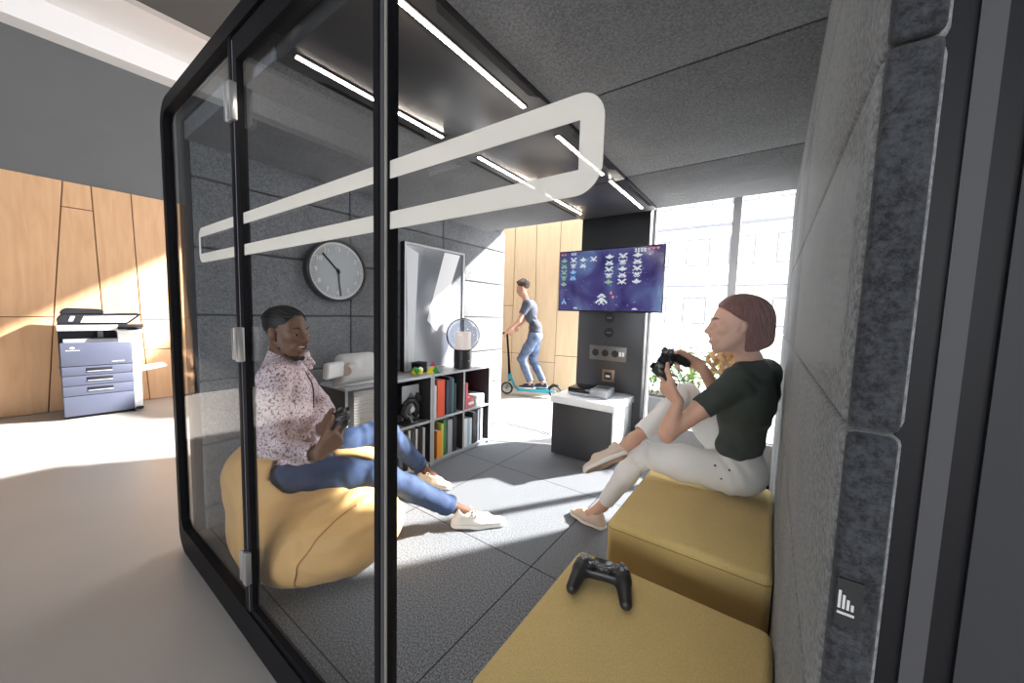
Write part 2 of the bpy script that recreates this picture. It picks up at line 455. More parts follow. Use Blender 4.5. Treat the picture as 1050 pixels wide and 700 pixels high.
# carpet
fl = boxo('floor_booth', (-2.62, .56, -.05), (.2, 2.76, 0), None); fl['kind'] = 'structure'
m = bpy.data.materials.new('grey_carpet'); nt, N, L, b = nodes(m)
b.inputs['Roughness'].default_value = .95; b.inputs['Specular IOR Level'].default_value = .1
tc = N.new('ShaderNodeTexCoord')
n = N.new('ShaderNodeTexNoise'); n.inputs['Scale'].default_value = 140; n.inputs['Detail'].default_value = 4; n.inputs['Roughness'].default_value = .8
cr = N.new('ShaderNodeValToRGB'); cr.color_ramp.elements[0].position = .42; cr.color_ramp.elements[0].color = (.075, .082, .092, 1)
cr.color_ramp.elements[1].position = .60; cr.color_ramp.elements[1].color = (.29, .305, .33, 1)
sx = N.new('ShaderNodeSeparateXYZ'); L.new(tc.outputs['Object'], sx.inputs[0])
def seam(out, off, per):
    a = N.new('ShaderNodeMath'); a.operation = 'SUBTRACT'; a.inputs[1].default_value = off; L.new(out, a.inputs[0])
    w = N.new('ShaderNodeMath'); w.operation = 'PINGPONG'; w.inputs[1].default_value = per / 2; L.new(a.outputs[0], w.inputs[0])
    c = N.new('ShaderNodeMath'); c.operation = 'LESS_THAN'; c.inputs[1].default_value = .0028; L.new(w.outputs[0], c.inputs[0]); return c.outputs[0]
s1 = seam(sx.outputs['X'], -.92, .9); s2 = seam(sx.outputs['Y'], 1.512, .88)
mxx = N.new('ShaderNodeMath'); mxx.operation = 'MAXIMUM'; L.new(s1, mxx.inputs[0]); L.new(s2, mxx.inputs[1])
mix = N.new('ShaderNodeMix'); mix.data_type = 'RGBA'; mix.inputs[7].default_value = (.02, .02, .024, 1)
L.new(mxx.outputs[0], mix.inputs[0]); L.new(cr.outputs['Color'], mix.inputs[6]); L.new(mix.outputs[2], b.inputs['Base Color'])
bp = N.new('ShaderNodeBump'); bp.inputs['Strength'].default_value = .6; bp.inputs['Distance'].default_value = .003
L.new(tc.outputs['Object'], n.inputs['Vector']); L.new(n.outputs['Fac'], cr.inputs['Fac']); L.new(n.outputs['Fac'], bp.inputs['Height']); L.new(bp.outputs['Normal'], b.inputs['Normal'])
fl.data.materials.clear(); fl.data.materials.append(m)
CARPET = m
# the last strip of floor, cut slantwise along a sunlight streak made as a pale strip, then the threshold with its slotted grille
bm = bmesh.new(); prism(bm, [(-2.62, 2.76), (.2, 2.76), (.2, 3.42), (-1.62, 3.42), (-1.62, 3.12), (-2.25, 2.78), (-2.62, 2.78)], 'Z', -.05, 0)
from_bm('carpet_edge', bm, CARPET, fl)
bm = bmesh.new(); prism(bm, [(-2.26, 2.79), (-1.62, 3.13), (-1.62, 3.17), (-2.26, 2.83)], 'Z', -.05, .004); from_bm('edge_strip', bm, mat('sun_streak', (.7, .71, .73), .35, metal=.5), fl)
bm = bmesh.new(); prism(bm, [(-2.62, 2.83), (-2.26, 2.83), (-1.62, 3.17), (-1.62, 3.46), (-2.62, 3.46)], 'Z', -.08, -.006); from_bm('threshold', bm, mat('threshold_grey', (.30, .31, .33), .5), fl)
GR = bmesh.new(); box(GR, (-2.44, 3.33, -.004), (-1.86, 3.42, -.003))
gp = from_bm('grille', GR, mat('grille_grey', (.36, .37, .38), .5), fl)
GS = bmesh.new()
for k in range(15): box(GS, (-2.425 + k * .0375, 3.335, -.003), (-2.405 + k * .0375, 3.415, -.001))
from_bm('grille_slots', GS, BLACK, gp)

wl = boxo('wall_left', (-2.66, .58, -.1), (-2.585, 3.40, 2.25), SHELL); wl['kind'] = 'structure'
ys = [.585, .61, 1.50, 2.42, 3.385]; zs = [0.0, .13, .50, .865, 1.235, 1.605, 1.975, 2.19]
for a, b_ in ((.61, 1.50), (1.50, 2.42), (2.42, 3.385)):
    for z0, z1 in zip(zs[:-1], zs[1:]): pad(wl, (-2.586, a + .003, z0 + .003), (-2.552, b_ - .003, z1 - .003), FELT)
wr = boxo('wall_right', (.112, .585, -.1), (1.6, 3.45, 2.25), SHELL); wr['kind'] = 'structure'  # widened out of view to keep sun off the front floor
for a, b_ in ((.505, 1.62), (1.62, 2.42), (2.42, 3.39)):
    for z0, z1 in zip([0.0, .45, .82, 1.19, 1.56, 1.93], [.45, .82, 1.19, 1.56, 1.93, 2.19]):
        pad(wr, (.068, a + .003, z0 + .002), (.114, b_ - .003, z1 - .002), FELT, .010)
        if a < .6: boxo('shade_pad', (.0705, .495, z0 + .002), (.1085, .511, z1 - .002), FELT_SHADE, wr, .007, 3)  # end face of the pads, its shade put into the colour
lt = boxo('care_tag', (.0745, .4925, .985), (.0945, .4952, 1.035), mat('black_ribbon', (.006, .006, .007), .7), wr)
bm = bmesh.new()
for k, hgt in enumerate((.019, .015, .011, .007)): box(bm, (.076 + k * .0034, .4918, 1.003), (.0782 + k * .0034, .4927, 1.003 + hgt))
box(bm, (.076, .4918, .997), (.0893, .4927, .9995))
from_bm('emblem', bm, mat('thread_white', (.5, .5, .5), .8), lt)
ce = boxo('ceiling', (-2.66, .58, 2.24), (1.6, 3.06, 2.30), SHELL); ce['kind'] = 'structure'
boxo('lintel', (-2.66, 3.06, 2.285), (1.6, 3.46, 2.34), SHELL, ce)
boxo('lintel_face', (-2.66, 3.05, 2.16), (.5, 3.062, 2.30), FELT, ce)
YS = [.585, 1.39, 2.28, 3.05]
for a, b_ in zip(YS[:-1], YS[1:]):
    boxo('felt_panel', (-.795, a + .003, 2.15), (.112, b_ - .003, 2.24), FELT_DK, ce, .006, 2)
    boxo('felt_panel', (-2.56, a + .003, 2.15), (-1.46, b_ - .003, 2.24), FELT_DK, ce, .006, 2)
LP = mat('dark_lacquer', (.045, .045, .05), .28)
for a, b_ in zip(YS[:-1], YS[1:]):
    t = boxo('light_panel', (-1.455, a + .004, 2.14), (-.80, b_ - .004, 2.20), LP, ce, .004, 2)
    for x0 in (-.83, -1.452):
        bm = bmesh.new(); yc = (a + b_) / 2; r = .27
        prism(bm, [(x0, yc - r), (x0 + .022, yc - r + .035), (x0 + .022, yc + r - .035), (x0, yc + r)] if x0 < -1 else [(x0 + .028, yc - r), (x0, yc - r + .035), (x0, yc + r - .035), (x0 + .028, yc + r)], 'Z', 2.1385, 2.141)
        from_bm('air_slot', bm, BLACK, t)
# light strips
LEDM = mat('led_diffuser', (.9, .85, .8), .5, emit=(1, .88, .74), estr=50)
LEDS = [(-.885, .60, 1.283), (-.885, 1.555, 2.13), (-.885, 2.24, 2.93), (-1.362, .606, 1.283), (-1.362, 1.535, 2.13), (-1.362, 2.25, 2.85)]
LN = ['warm ceiling light strip nearest the glass front, right row', 'warm ceiling light strip in the middle of the right row', 'warm ceiling light strip in front of the television, right row',
      'warm ceiling light strip nearest the glass front, left row', 'warm ceiling light strip in the middle of the left row', 'warm ceiling light strip at the far end of the left row']
for (x, a, b_), lb in zip(LEDS, LN):
    t = thing('ceiling_light', lb, 'ceiling light', (x, a, 2.139), 0, 'light strips in the booth ceiling')
    boxo('housing', (-.014, 0, -.0035), (.014, b_ - a, .0005), BLACK, t)
    boxo('diffuser', (-.007, .006, -.0065), (.007, b_ - a - .006, -.003), LEDM, t)

# front frame with rounded corners
fr = bmesh.new()
ring_prism(fr, rrect(-2.692, -.1, .20, 2.338, .12), rrect(-2.638, .036, .1095, 2.275, .06), 'Y', .522, .565)
f1 = from_bm('trim_2', fr, BLACK, autosmooth=math.radians(30)); f1['kind'] = 'structure'
boxo('profile_strip', (.131, .517, -.09), (.1475, .5225, 2.3), mat('dull_aluminium', (.055, .055, .06), .6, spec=.2), f1)
boxo('outer_panel', (.166, .516, -.09), (1.6, .58, 2.3), mat('graphite_panel', (.028, .029, .033), .6, spec=.2), f1)
boxo('mullion', (-1.708, .526, .03), (-1.675, .566, 2.28), BLACK, f1, .003)
pm = boxo('post', (-.776, .530, .03), (-.752, .562, 2.28), mat('charcoal_coat', (.045, .045, .05), .5), f1, .003)
boxo('post_side', (-.7505, .5335, .04), (-.749, .562, 2.27), BLACK, pm)
boxo('post_edge', (-.7545, .5285, .04), (-.7515, .5335, 2.27), mat('grey_seal', (.35, .33, .30), .5), pm)
# glass: left light, door, right light with the printed band
w1 = boxo('window_1', (-2.64, .541, .03), (-1.69, .548, 2.278), GLASSD); w1['kind'] = 'structure'
d1 = bmesh.new()
ring_prism(d1, rrect(-1.673, .006, -.779, 2.268, .002), rrect(-1.642, .06, -.801, 2.185, .01), 'Y', .530, .560)
d1 = from_bm('door_1', d1, BLACK, autosmooth=math.radians(30)); d1['kind'] = 'structure'
boxo('glass', (-1.655, .541, .05), (-.796, .548, 2.19), GLASSD, d1)
boxo('edge_strip', (-1.6755, .5285, .02), (-1.6725, .5315, 2.26), mat('seal_grey', (.25, .25, .3), .35), d1)
for zc in (2.035, 1.147, .24):
    bm = bmesh.new()
    box(bm, (-1.700, .506, zc - .062), (-1.683, .529, zc + .062), .003)
    h = from_bm('hinge', bm, STEEL, d1, autosmooth=.6)
    bm = bmesh.new(); box(bm, (-1.666, .506, zc - .066), (-1.636, .529, zc + .066), .003); from_bm('hinge_leaf', bm, STEEL, h, autosmooth=.6)
    bm = bmesh.new(); tube(bm, [(-1.6745, .515, zc - .060), (-1.6745, .515, zc + .060)], .0085, 14); from_bm('hinge_pin', bm, STEEL, h, autosmooth=.6)
w2 = boxo('window_2', (-.755, .541, .03), (.125, .548, 2.278), GLASS); w2['kind'] = 'structure'
FROST = bpy.data.materials.new('frosted_film'); FROST.use_nodes = True; nt = FROST.node_tree; N = nt.nodes; L = nt.links; N.remove(N['Principled BSDF'])
df = N.new('ShaderNodeBsdfDiffuse'); tl = N.new('ShaderNodeBsdfTranslucent'); tp_ = N.new('ShaderNodeBsdfTransparent'); m1 = N.new('ShaderNodeMixShader'); m2 = N.new('ShaderNodeMixShader')
for q in (df, tl): q.inputs['Color'].default_value = (.80, .78, .74, 1)
m1.inputs[0].default_value = .55; m2.inputs[0].default_value = .14
L.new(df.outputs[0], m1.inputs[1]); L.new(tl.outputs[0], m1.inputs[2]); L.new(m1.outputs[0], m2.inputs[1]); L.new(tp_.outputs[0], m2.inputs[2]); L.new(m2.outputs[0], N['Material Output'].inputs['Surface'])
def band(x0, x1, parent, left=False, right=False):
    bm = bmesh.new()
    zt, zb, w = 1.643, 1.487, .040
    def seg(poly): prism(bm, poly, 'Y', .539, .5405)
    def arc(cx, cz, r, a0, a1, n=8): return [(cx + r * math.cos(a0 + (a1 - a0) * k / n), cz + r * math.sin(a0 + (a1 - a0) * k / n)) for k in range(n + 1)]
    R_, r_ = .045, .008
    if not left and not right:
        seg([(x0, zt - w), (x1, zt - w), (x1, zt), (x0, zt)]); seg([(x0, zb), (x1, zb), (x1, zb + w), (x0, zb + w)])
    elif right:
        outer = [(x0, zb)] + arc(x1 - R_, zb + R_, R_, -PI / 2, 0) + arc(x1 - R_, zt - R_, R_, 0, PI / 2) + [(x0, zt)]
        inner = [(x0, zt - w)] + [(x1 - w, zt - w), (x1 - w, zb + w)] + [(x0, zb + w)]
        vs = prism(bm, outer + inner, 'Y', .539, .5405)
    else:
        outer = [(x1, zt)] + arc(x0 + R_, zt - R_, R_, PI / 2, PI) + arc(x0 + R_, zb + R_, R_, PI, 1.5 * PI) + [(x1, zb)]
        inner = [(x1, zb + w), (x0 + w * .5, zb + w), (x0 + w * .5, zt - w), (x1, zt - w)]
        prism(bm, outer + inner, 'Y', .539, .5405)
    bmesh.ops.triangulate(bm, faces=[f for f in bm.faces if len(f.verts) > 4])
    return from_bm('frosted_band', bm, FROST, parent)
band(-2.185, -1.693, w1, left=True); band(-1.649, -.802, d1); band(-.749, -.226, w2, right=True)

# far glazed side right of the column
wn = bmesh.new()
ring_prism(wn, rrect(-.914, .30, .112, 2.285, .002), rrect(-.895, .345, .09, 2.262, .002), 'Y', 3.40, 3.46)
w3 = from_bm('window_3', wn, mat('white_frame', (.62, .63, .66), .4), autosmooth=.5); w3['kind'] = 'structure'
boxo('mullion', (-.315, 3.41, .33), (-.255, 3.46, 2.27), MATS['white_frame'], w3)
boxo('glass', (-.91, 3.43, .34), (.10, 3.436, 2.27), GLASS, w3)
sl = boxo('sill_panel', (-.93, 3.36, -.05), (.112, 3.46, .335), mat('sill_grey', (.42, .44, .47), .5), w3)
boxo('sill_gap', (-.3, 3.352, .0), (.112, 3.361, .03), BLACK, sl)
# ------------------------------------------------------------------ media column, television, cabinet
COLM = mat('column_graphite', (.040, .042, .048), .35, var=.05, vscale=5)
t = thing('media_column', 'dark graphite column behind the television, with sockets set into its front', 'column', (-1.28, 3.43, 0))
boxo('panel', (-.34, 0, -.055), (.325, .12, 2.283), COLM, t, .004)
boxo('edge_profile', (.351, -.004, -.055), (.365, .05, 2.283), BLACK, t)
boxo('foot_bracket', (.325, .005, -.055), (.351, .05, .33), BLACK, t)
boxo('head_bracket', (.325, .005, 2.262), (.351, .05, 2.283), BLACK, t)
RUB = mat('black_rubber', (.01, .01, .01), .6)
for z in (1.272, 1.128):
    bm = bmesh.new(); MM = Matrix.Translation((-.01, -.001, z)) @ Matrix.Rotation(PI / 2, 4, 'X')
    lathe(bm, [(.0, -.002), (.045, -.002), (.047, .004), (.04, .008), (.034, .006), (.03, .002), (.0, .002)], 28, MM)
    g_ = from_bm('cable_grommet', bm, RUB, t, autosmooth=.6)
    bm = bmesh.new(); box(bm, (-.035, -.006, z - .006), (.015, -.002, z + .006)); from_bm('slot', bm, mat('grey_plastic', (.12, .12, .13), .5), g_)
bm = bmesh.new(); box(bm, (-.198, -.012, .855), (.178, .002, .995), .004)
sk = from_bm('socket_strip', bm, mat('socket_bronze', (.16, .155, .15), .35, metal=.6), t, autosmooth=.6)
for k in range(3):
    bm = bmesh.new(); MM = Matrix.Translation((-.135 + k * .10, -.012, .925)) @ Matrix.Rotation(PI / 2, 4, 'X')
    lathe(bm, [(0, .003), (.030, .003), (.034, .001), (.036, -.002)], 20, MM); box(bm, (-.145 + k * .1, -.0165, .917), (-.140 + k * .1, -.013, .933)); box(bm, (-.13 + k * .1, -.0165, .917), (-.125 + k * .1, -.013, .933))
    from_bm('socket', bm, RUB, sk, autosmooth=.6)
bm = bmesh.new()
for k in range(2): box(bm, (.105 + k * .03, -.015, .905), (.127 + k * .03, -.011, .945))
from_bm('usb_port', bm, mat('port_white', (.85, .85, .85), .4), sk)
bm = bmesh.new(); box(bm, (-.055, -.012, .645), (.068, .002, .765), .004)
so = from_bm('wall_socket', bm, mat('socket_copper', (.30, .20, .13), .35, metal=.6), t, autosmooth=.6)
bm = bmesh.new(); box(bm, (-.03, -.016, .67), (.043, -.011, .74), .003); pl = from_bm('socket_insert', bm, RUB, so, autosmooth=.6)
bm = bmesh.new(); box(bm, (-.014, -.019, .690), (.028, -.015, .712)); from_bm('port', bm, MATS['port_white'], pl)

# television
TW, TH = 1.03, .60
t = thing('television', 'wide flat television showing a space shooter game, mounted on the dark column', 'television', (-1.302, 3.345, 1.328))
bm = bmesh.new(); box(bm, (-TW / 2, 0, 0), (TW / 2, .03, TH), .004); box(bm, (-.35, .03, .1), (.35, .05, .48), .01)
from_bm('housing', bm, BLACKG, t, autosmooth=.6)
boxo('bracket', (-.1, .05, .2), (.1, .084, .4), BLACK, t)
m = bpy.data.materials.new('screen'); nt, N, L, b = nodes(m)
b.inputs['Base Color'].default_value = (.01, .01, .015, 1); b.inputs['Roughness'].default_value = .12
tc = N.new('ShaderNodeTexCoord'); n = N.new('ShaderNodeTexNoise'); n.inputs['Scale'].default_value = 3.2; n.inputs['Detail'].default_value = 3; n.inputs['Distortion'].default_value = .6
cr = N.new('ShaderNodeValToRGB'); e = cr.color_ramp.elements
e[0].position = .30; e[0].color = (.014, .014, .075, 1); e[1].position = .72; e[1].color = (.11, .18, .34, 1)
x = e.new(.45); x.color = (.045, .035, .14, 1); x = e.new(.58); x.color = (.065, .080, .20, 1)
sx = N.new('ShaderNodeSeparateXYZ')
L.new(tc.outputs['Object'], n.inputs['Vector']); L.new(n.outputs['Fac'], cr.inputs['Fac']); L.new(cr.outputs['Color'], b.inputs['Emission Color'])
b.inputs['Emission Strength'].default_value = 1.0
boxo('screen', (-TW / 2 + .010, -.002, .012), (TW / 2 - .010, .001, TH - .010), m, t)
def glow(name, c, s=1.0): return mat(name, (.02, .02, .02), .5, emit=c, estr=s)
SW, SG, SB, SR = glow('pixel_white', (.50, .55, .58)), glow('pixel_green', (.20, .34, .22)), glow('pixel_blue', (.18, .38, .65)), glow('pixel_red', (.65, .16, .16))
SPR = ["...#...|..###..|#######|.#####.|...#...", "#.#.#.#|.#####.|..###..|.#.#.#.|..#.#..", "##...##|.##.##.|..###..|.#####.|#..#..#", ".#...#.|..###..|.#####.|###.###|.#.#.#."]
def sprite(pat, cx, cz, w, h, m, name='game_ship'):
    rows = pat.split('|'); bm = bmesh.new(); dx = w / len(rows[0]); dz = h / len(rows)
    for i, r in enumerate(rows):
        k = 0
        while k < len(r):
            if r[k] == '#':
                j = k
                while j < len(r) and r[j] == '#': j += 1
                x0 = cx - w / 2 + k * dx; z0 = cz + h / 2 - (i + 1) * dz
                box(bm, (x0, -.0035, z0), (cx - w / 2 + j * dx, -.0018, z0 + dz)); k = j
            else: k += 1
    return from_bm(name, bm, m, t)
def sx_(u): return -TW / 2 + u * TW
def sz_(v): return TH - v * TH
cols = [(.055, [0, 1, 2, 3, 4], SG), (.155, [0, 1, 2, 3], SW), (.255, [0, 1], SW), (.36, [0], SW), (.515, [0, 1, 2, 3, 4], SW), (.64, [0, 1, 2, 3, 4], SW), (.77, [0, 1, 2, 3, 4], SW)]
for ci, (u, rws, m_) in enumerate(cols):
    for r in rws:
        mm = SB if (ci == 1 and r >= 2) else (SG if ci == 4 and r == 4 else m_)
        sprite(SPR[(ci * 2 + r * 3) % 4], sx_(u), sz_(.155 + .098 * r - (.02 if ci > 3 else 0)), .082 if ci > 3 else .066, .046, mm)
sprite("...##...|..####..|.##..##.|...##...|..####..|.######.|##.##.##|#..##..#|..#..#..", sx_(.455), sz_(.80), .115, .105, SW, 'player_ship')
sprite("..#..|..#..|.###.|##.##|#...#", sx_(.065), sz_(.84), .05, .06, SB, 'player_ship')
for u, v in ((.545, .70), (.565, .765)): sprite(".##.|####|.##.", sx_(u), sz_(v), .026, .026, SR, 'game_shot')
for k in range(2): sprite("##.##|#####|.###.|..#..", sx_(.030 + .032 * k), sz_(.06), .022, .020, SR, 'life_mark')
for k in range(3): sprite("##.##|#####|.###.|..#..", sx_(.865 + .036 * k), sz_(.055), .026, .022, SR, 'life_mark')
sprite("##.##.##.##|.#.#..#..#.|##.##.##.##", sx_(.155), sz_(.055), .055, .022, SW, 'score_digits'); sprite("##.##.##.##|.#.#..#..#.|##.##.##.##", sx_(.79), sz_(.065), .10, .032, SW, 'score_digits')
sprite("####.|#####", sx_(.195), sz_(.945), .04, .012, SW, 'score_digits'); sprite(".###.|#####", sx_(.765), sz_(.945), .05, .016, SW, 'score_digits')
st = bmesh.new(); rnd = random.Random(3)
for k in range(60):
    u, v = rnd.uniform(.03, .97), rnd.uniform(.12, .96); s_ = rnd.choice((.0015, .0015, .002, .003))
    box(st, (sx_(u) - s_, -.003, sz_(v) - s_), (sx_(u) + s_, -.0018, sz_(v) + s_))
o = from_bm('star_points', st, SW, t); o['kind'] = 'stuff'

# cabinet under the television
t = thing('low_cabinet', 'low charcoal cabinet with a thick white worktop under the television', 'cabinet', (-1.31, 2.9, 0))
boxo('body', (-.285, .03, .03), (.285, .52, .485), WHITE, t, .003)
boxo('plinth', (-.27, .05, .001), (.27, .50, .03), BLACK, t)
boxo('door', (-.285, .006, .012), (.280, .03, .482), CHAR, t, .003)
boxo('worktop', (-.305, -.005, .487), (.302, .525, .552), WHITE, t, .005)
# console
t = thing('game_console', 'flat black and silver game console lying on the white cabinet top', 'console', (-1.33, 3.17, .553), math.radians(4))
bm = bmesh.new(); box(bm, (-.19, -.12, .006), (.02, .12, .068), .006); from_bm('black_half', bm, BLACKG, t, autosmooth=.6)
bm = bmesh.new(); box(bm, (.02, -.125, .004), (.18, .12, .072), .006); from_bm('silver_half', bm, mat('console_silver', (.33, .35, .38), .4), t, autosmooth=.6)
bm = bmesh.new()
for k in range(9): box(bm, (.045 + k * .013, -.03, .0722), (.052 + k * .013, .09, .0732))
o = from_bm('vent', bm, RUB, t); o['label'] = 'black slotted vent'
boxo('disc_slot', (-.16, -.123, .04), (-.03, -.119, .046), RUB, t)
boxo('front_lip', (-.185, -.128, .006), (.018, -.119, .026), mat('console_lip', (.38, .41, .45), .35), t)
boxo('power_light', (.04, -.1275, .05), (.055, -.1245, .056), glow('led_white', (.7, .8, 1), 1.0), t)
for x_ in (-.16, .15):
    for y_ in (-.09, .09): boxo('foot', (x_ - .015, y_ - .015, 0), (x_ + .015, y_ + .015, .0055), RUB, t)

# ------------------------------------------------------------------ bookcase
GREYL = mat('shelf_grey', (.42, .43, .45), .45, var=.03); DARKI = mat('shelf_dark', (.028, .026, .028), .6)
BX0, BX1 = -2.548, -2.222
def bookcase(label, y0, y1):
    t = thing('bookcase', label, 'bookcase', (BX1, y0, 0), 0, 'grey bookcase units along the felt wall')
    w = y1 - y0; d = BX0 - BX1; T = .018
    boxo('top_panel', (d, 0, .752), (0, w, .772), GREYL, t, .002)
    boxo('bottom_panel', (d, T, .02), (-.002, w - T, .04), GREYL, t, .002)
    boxo('plinth', (d + .01, T, .001), (-.015, w - T, .02), GREYL, t)
    boxo('back_panel', (d, T, .04), (d + .008, w - T, .752), DARKI, t)
    for y in (0, w / 2 - T / 2, w - T):
        sp = boxo('side_panel' if y != w / 2 - T / 2 else 'divider', (d, y, .001 if y != w / 2 - T / 2 else .04), (-.004, y + T, .752), DARKI, t)
        boxo('edge_band', (-.004, y, .001 if y != w / 2 - T / 2 else .04), (0, y + T, .752), GREYL, sp)
    for k in (0, 1):
        ya = T if k == 0 else w / 2 + T / 2; yb = w / 2 - T / 2 if k == 0 else w - T
        boxo('shelf', (d + .01, ya, .378), (-.003, yb, .396), GREYL, t, .001)
    return t
bookcase('grey open bookcase unit nearer the man, holding the arrow ornament', 1.262, 2.010)
bookcase('grey open bookcase unit at the far end, holding the red ring binder and books', 2.014, 2.762)
def cyl(name, parent, m, prof, M=None, n=32): 
    bm = bmesh.new(); lathe(bm, prof, n, M); return from_bm(name, bm, m, parent, autosmooth=.6)

# books: (bay y0, shelf z, offset, thickness, height, depth, colour, lean, label, kind)
PAGES = mat('paper_pages', (.80, .78, .73), .8)
def book(y, z, th, h, d, col, label, group, lean=0., name='book', rec=.02, cat='book'):
    t = thing(name, label, cat, (BX1 - rec, y, z + .0015), 0, group)
    m = mat('cover_%02d_%02d_%02d' % tuple(int(c * 99) for c in col), col, .45)
    Mx = Matrix.Rotation(lean, 4, 'X')
    bm = bmesh.new(); c = .003
    box(bm, (-d, 0, 0), (0, c, h), 0, M=Mx); box(bm, (-d, th - c, 0), (0, th, h), 0, M=Mx); box(bm, (-c * 1.2, 0, 0), (.0004, th, h), 0, M=Mx)
    from_bm('cover', bm, m, t)
    bm = bmesh.new(); box(bm, (-d + .006, c, .004), (-c * 1.3, th - c, h - .004), 0, M=Mx); from_bm('pages', bm, PAGES, t)
    return t
W_, K_ = (.80, .80, .80), (.018, .018, .02)
yA = 2.034      # third bay
b1 = book(yA + .040, .396, .085, .315, .25, (.72, .085, .022), 'thick orange-red ring binder on the upper shelf', 'books on the upper shelves', name='ring_binder', cat='binder', rec=.012)
book(yA + .004, .396, .030, .275, .22, W_, 'white spiral notebook standing left of the orange-red binder', 'books on the upper shelves', name='spiral_notebook', cat='notebook', rec=.016)
bm = bmesh.new()
for k in range(14): tube(bm, [(.006 * math.cos(a), .015 + .014 * math.sin(a), .015 + k * .0185) for a in np.linspace(0, 2 * PI, 9)[:-1]], .0016, 5, closed=True)
from_bm('spiral', bm, STEEL, bpy.data.objects['spiral_notebook'])
book(yA + .150, .396, .030, .30, .24, (.02, .05, .11), 'navy blue book right of the orange-red binder', 'books on the upper shelves')
book(yA + .183, .396, .035, .325, .24, K_, 'tall black book right of the navy one', 'books on the upper shelves')
book(yA + .222, .396, .018, .31, .24, (.03, .22, .30), 'thin teal book right of the tall black one', 'books on the upper shelves')
book(yA + .245, .396, .028, .26, .23, K_, 'short black book right of the thin teal one', 'books on the upper shelves')
book(yA + .040, .04, .055, .235, .24, (.85, .30, .03), 'bright orange book on the lower shelf below the ring binder', 'books on the lower shelves', rec=.01)
book(yA + .098, .04, .025, .285, .24, (.62, .60, .10), 'yellow-green book right of the orange one', 'books on the lower shelves')
book(yA + .125, .04, .030, .31, .24, (.06, .22, .07), 'dark green book right of the yellow-green one', 'books on the lower shelves')
book(yA + .175, .04, .055, .30, .25, (.36, .38, .41), 'grey box file on the lower shelf', 'books on the lower shelves', name='box_file', cat='file')
book(yA + .235, .04, .05, .315, .25, K_, 'black lever arch file right of the grey box file', 'books on the lower shelves', name='box_file', cat='file')
yB = 2.412      # fourth bay
book(yB + .006, .396, .03, .245, .2, (.60, .10, .13), 'red book at the left end of the upper right bay', 'books on the upper shelves', rec=.01)
book(yB + .005, .04, .04, .265, .24, W_, 'white folder at the left of the lower right bay', 'books on the lower shelves', name='folder', cat='folder')
book(yB + .048, .04, .03, .26, .24, (.30, .55, .70), 'light blue folder between two white ones', 'books on the lower shelves', name='folder', cat='folder')
book(yB + .081, .04, .028, .255, .24, (.76, .79, .82), 'white folder right of the light blue one', 'books on the lower shelves', name='folder', cat='folder')
book(yB + .125, .04, .05, .30, .25, K_, 'black file right of the folders', 'books on the lower shelves', name='box_file', cat='file')
book(yB + .190, .04, .022, .315, .25, (.16, .18, .22), 'slate grey file in the lower right bay', 'books on the lower shelves', name='box_file', cat='file')
book(yB + .235, .04, .03, .32, .25, (.45, .50, .55), 'pale blue-grey file, last in the lower right bay', 'books on the lower shelves', name='box_file', cat='file')
# paper packs lying in the upper right bay
for k, (c_, lb, y0, h) in enumerate((((.62, .16, .17), 'pink-red pack lying in the upper right bay', yB + .045, .085), ((.56, .62, .64), 'pale grey-green pack lying right of the pink-red one', yB + .15, .105))):
    t = thing('paper_pack', lb, 'pack', (BX1 - .02, y0, .3975), 0, 'packs lying in the upper right bay')
    bm = bmesh.new(); box(bm, (-.22, 0, 0), (0, .10 + .04 * k, h), .012, 3); from_bm('wrapper', bm, mat('pack_%d' % k, c_, .5, var=.25, vscale=25), t, autosmooth=.6)
    bm = bmesh.new(); box(bm, (-.005, .012, h * .35), (.001, .085 + .04 * k, h * .65)); from_bm('paper_band', bm, WHITE, t)
yC = 1.66       # second bay, mostly behind the post: dark books with pale spines
for k, (th, h, c_, lb) in enumerate(((.03, .30, K_, 'black book at the left of the lower second bay'), (.035, .27, (.10, .12, .16), 'slate book in the lower second bay'), (.04, .315, K_, 'tall black book before the white ones'),
        (.022, .315, (.68, .67, .62), 'cream white book in the lower second bay'), (.03, .30, (.05, .05, .05), 'charcoal book between two pale ones'), (.022, .31, (.62, .60, .55), 'cream book right of the charcoal one'),
        (.035, .32, K_, 'tall black book left of the last pale book'), (.024, .30, (.55, .54, .52), 'pale grey book, last in the lower second bay'))):
    book(yC + .004 + [0, .034, .075, .12, .15, .19, .222, .265][k], .04, th, h, .24, c_, lb, 'dark and pale books in the lower second bay')
# arrow card and arrow ornament in the upper second bay
t = thing('arrow_card', 'white card with a grey arrow head standing behind the black ornament', 'card', (BX1 - .12, 1.80, .3975))
boxo('card', (-.004, 0, 0), (0, .17, .29), mat('white_card', (.75, .76, .77), .6), t)
bm = bmesh.new(); prism(bm, [(.03, .17), (.085, .235), (.14, .17)], 'X', .0003, .001); from_bm('arrow_print', bm, mat('print_grey', (.30, .31, .33), .7), t)
t = thing('arrow_ornament', 'black curled arrow ornament on the shelf behind the jeans', 'ornament', (BX1 - .06, 1.835, .3975))
bm = bmesh.new(); box(bm, (-.05, -.09, 0), (.04, .13, .018), .004); from_bm('base', bm, BLACKG, t, autosmooth=.6)
bm = bmesh.new()
tube(bm, [(0, .0 + .068 * math.cos(a), .115 + .068 * math.sin(a)) for a in np.linspace(math.radians(250), math.radians(-60), 26)][::-1] , .024, 12)
lathe(bm, [(.0, 0), (.045, 0), (.02, .045), (.02, .06)], 16, Matrix.Translation((0, -.02, .015)))
from_bm('curl', bm, BLACKG, t, autosmooth=.7)
bm = bmesh.new(); prism(bm, [(.035, .165), (.075, .235), (.125, .165)], 'X', -.022, .022); from_bm('arrow_head', bm, BLACKG, t)
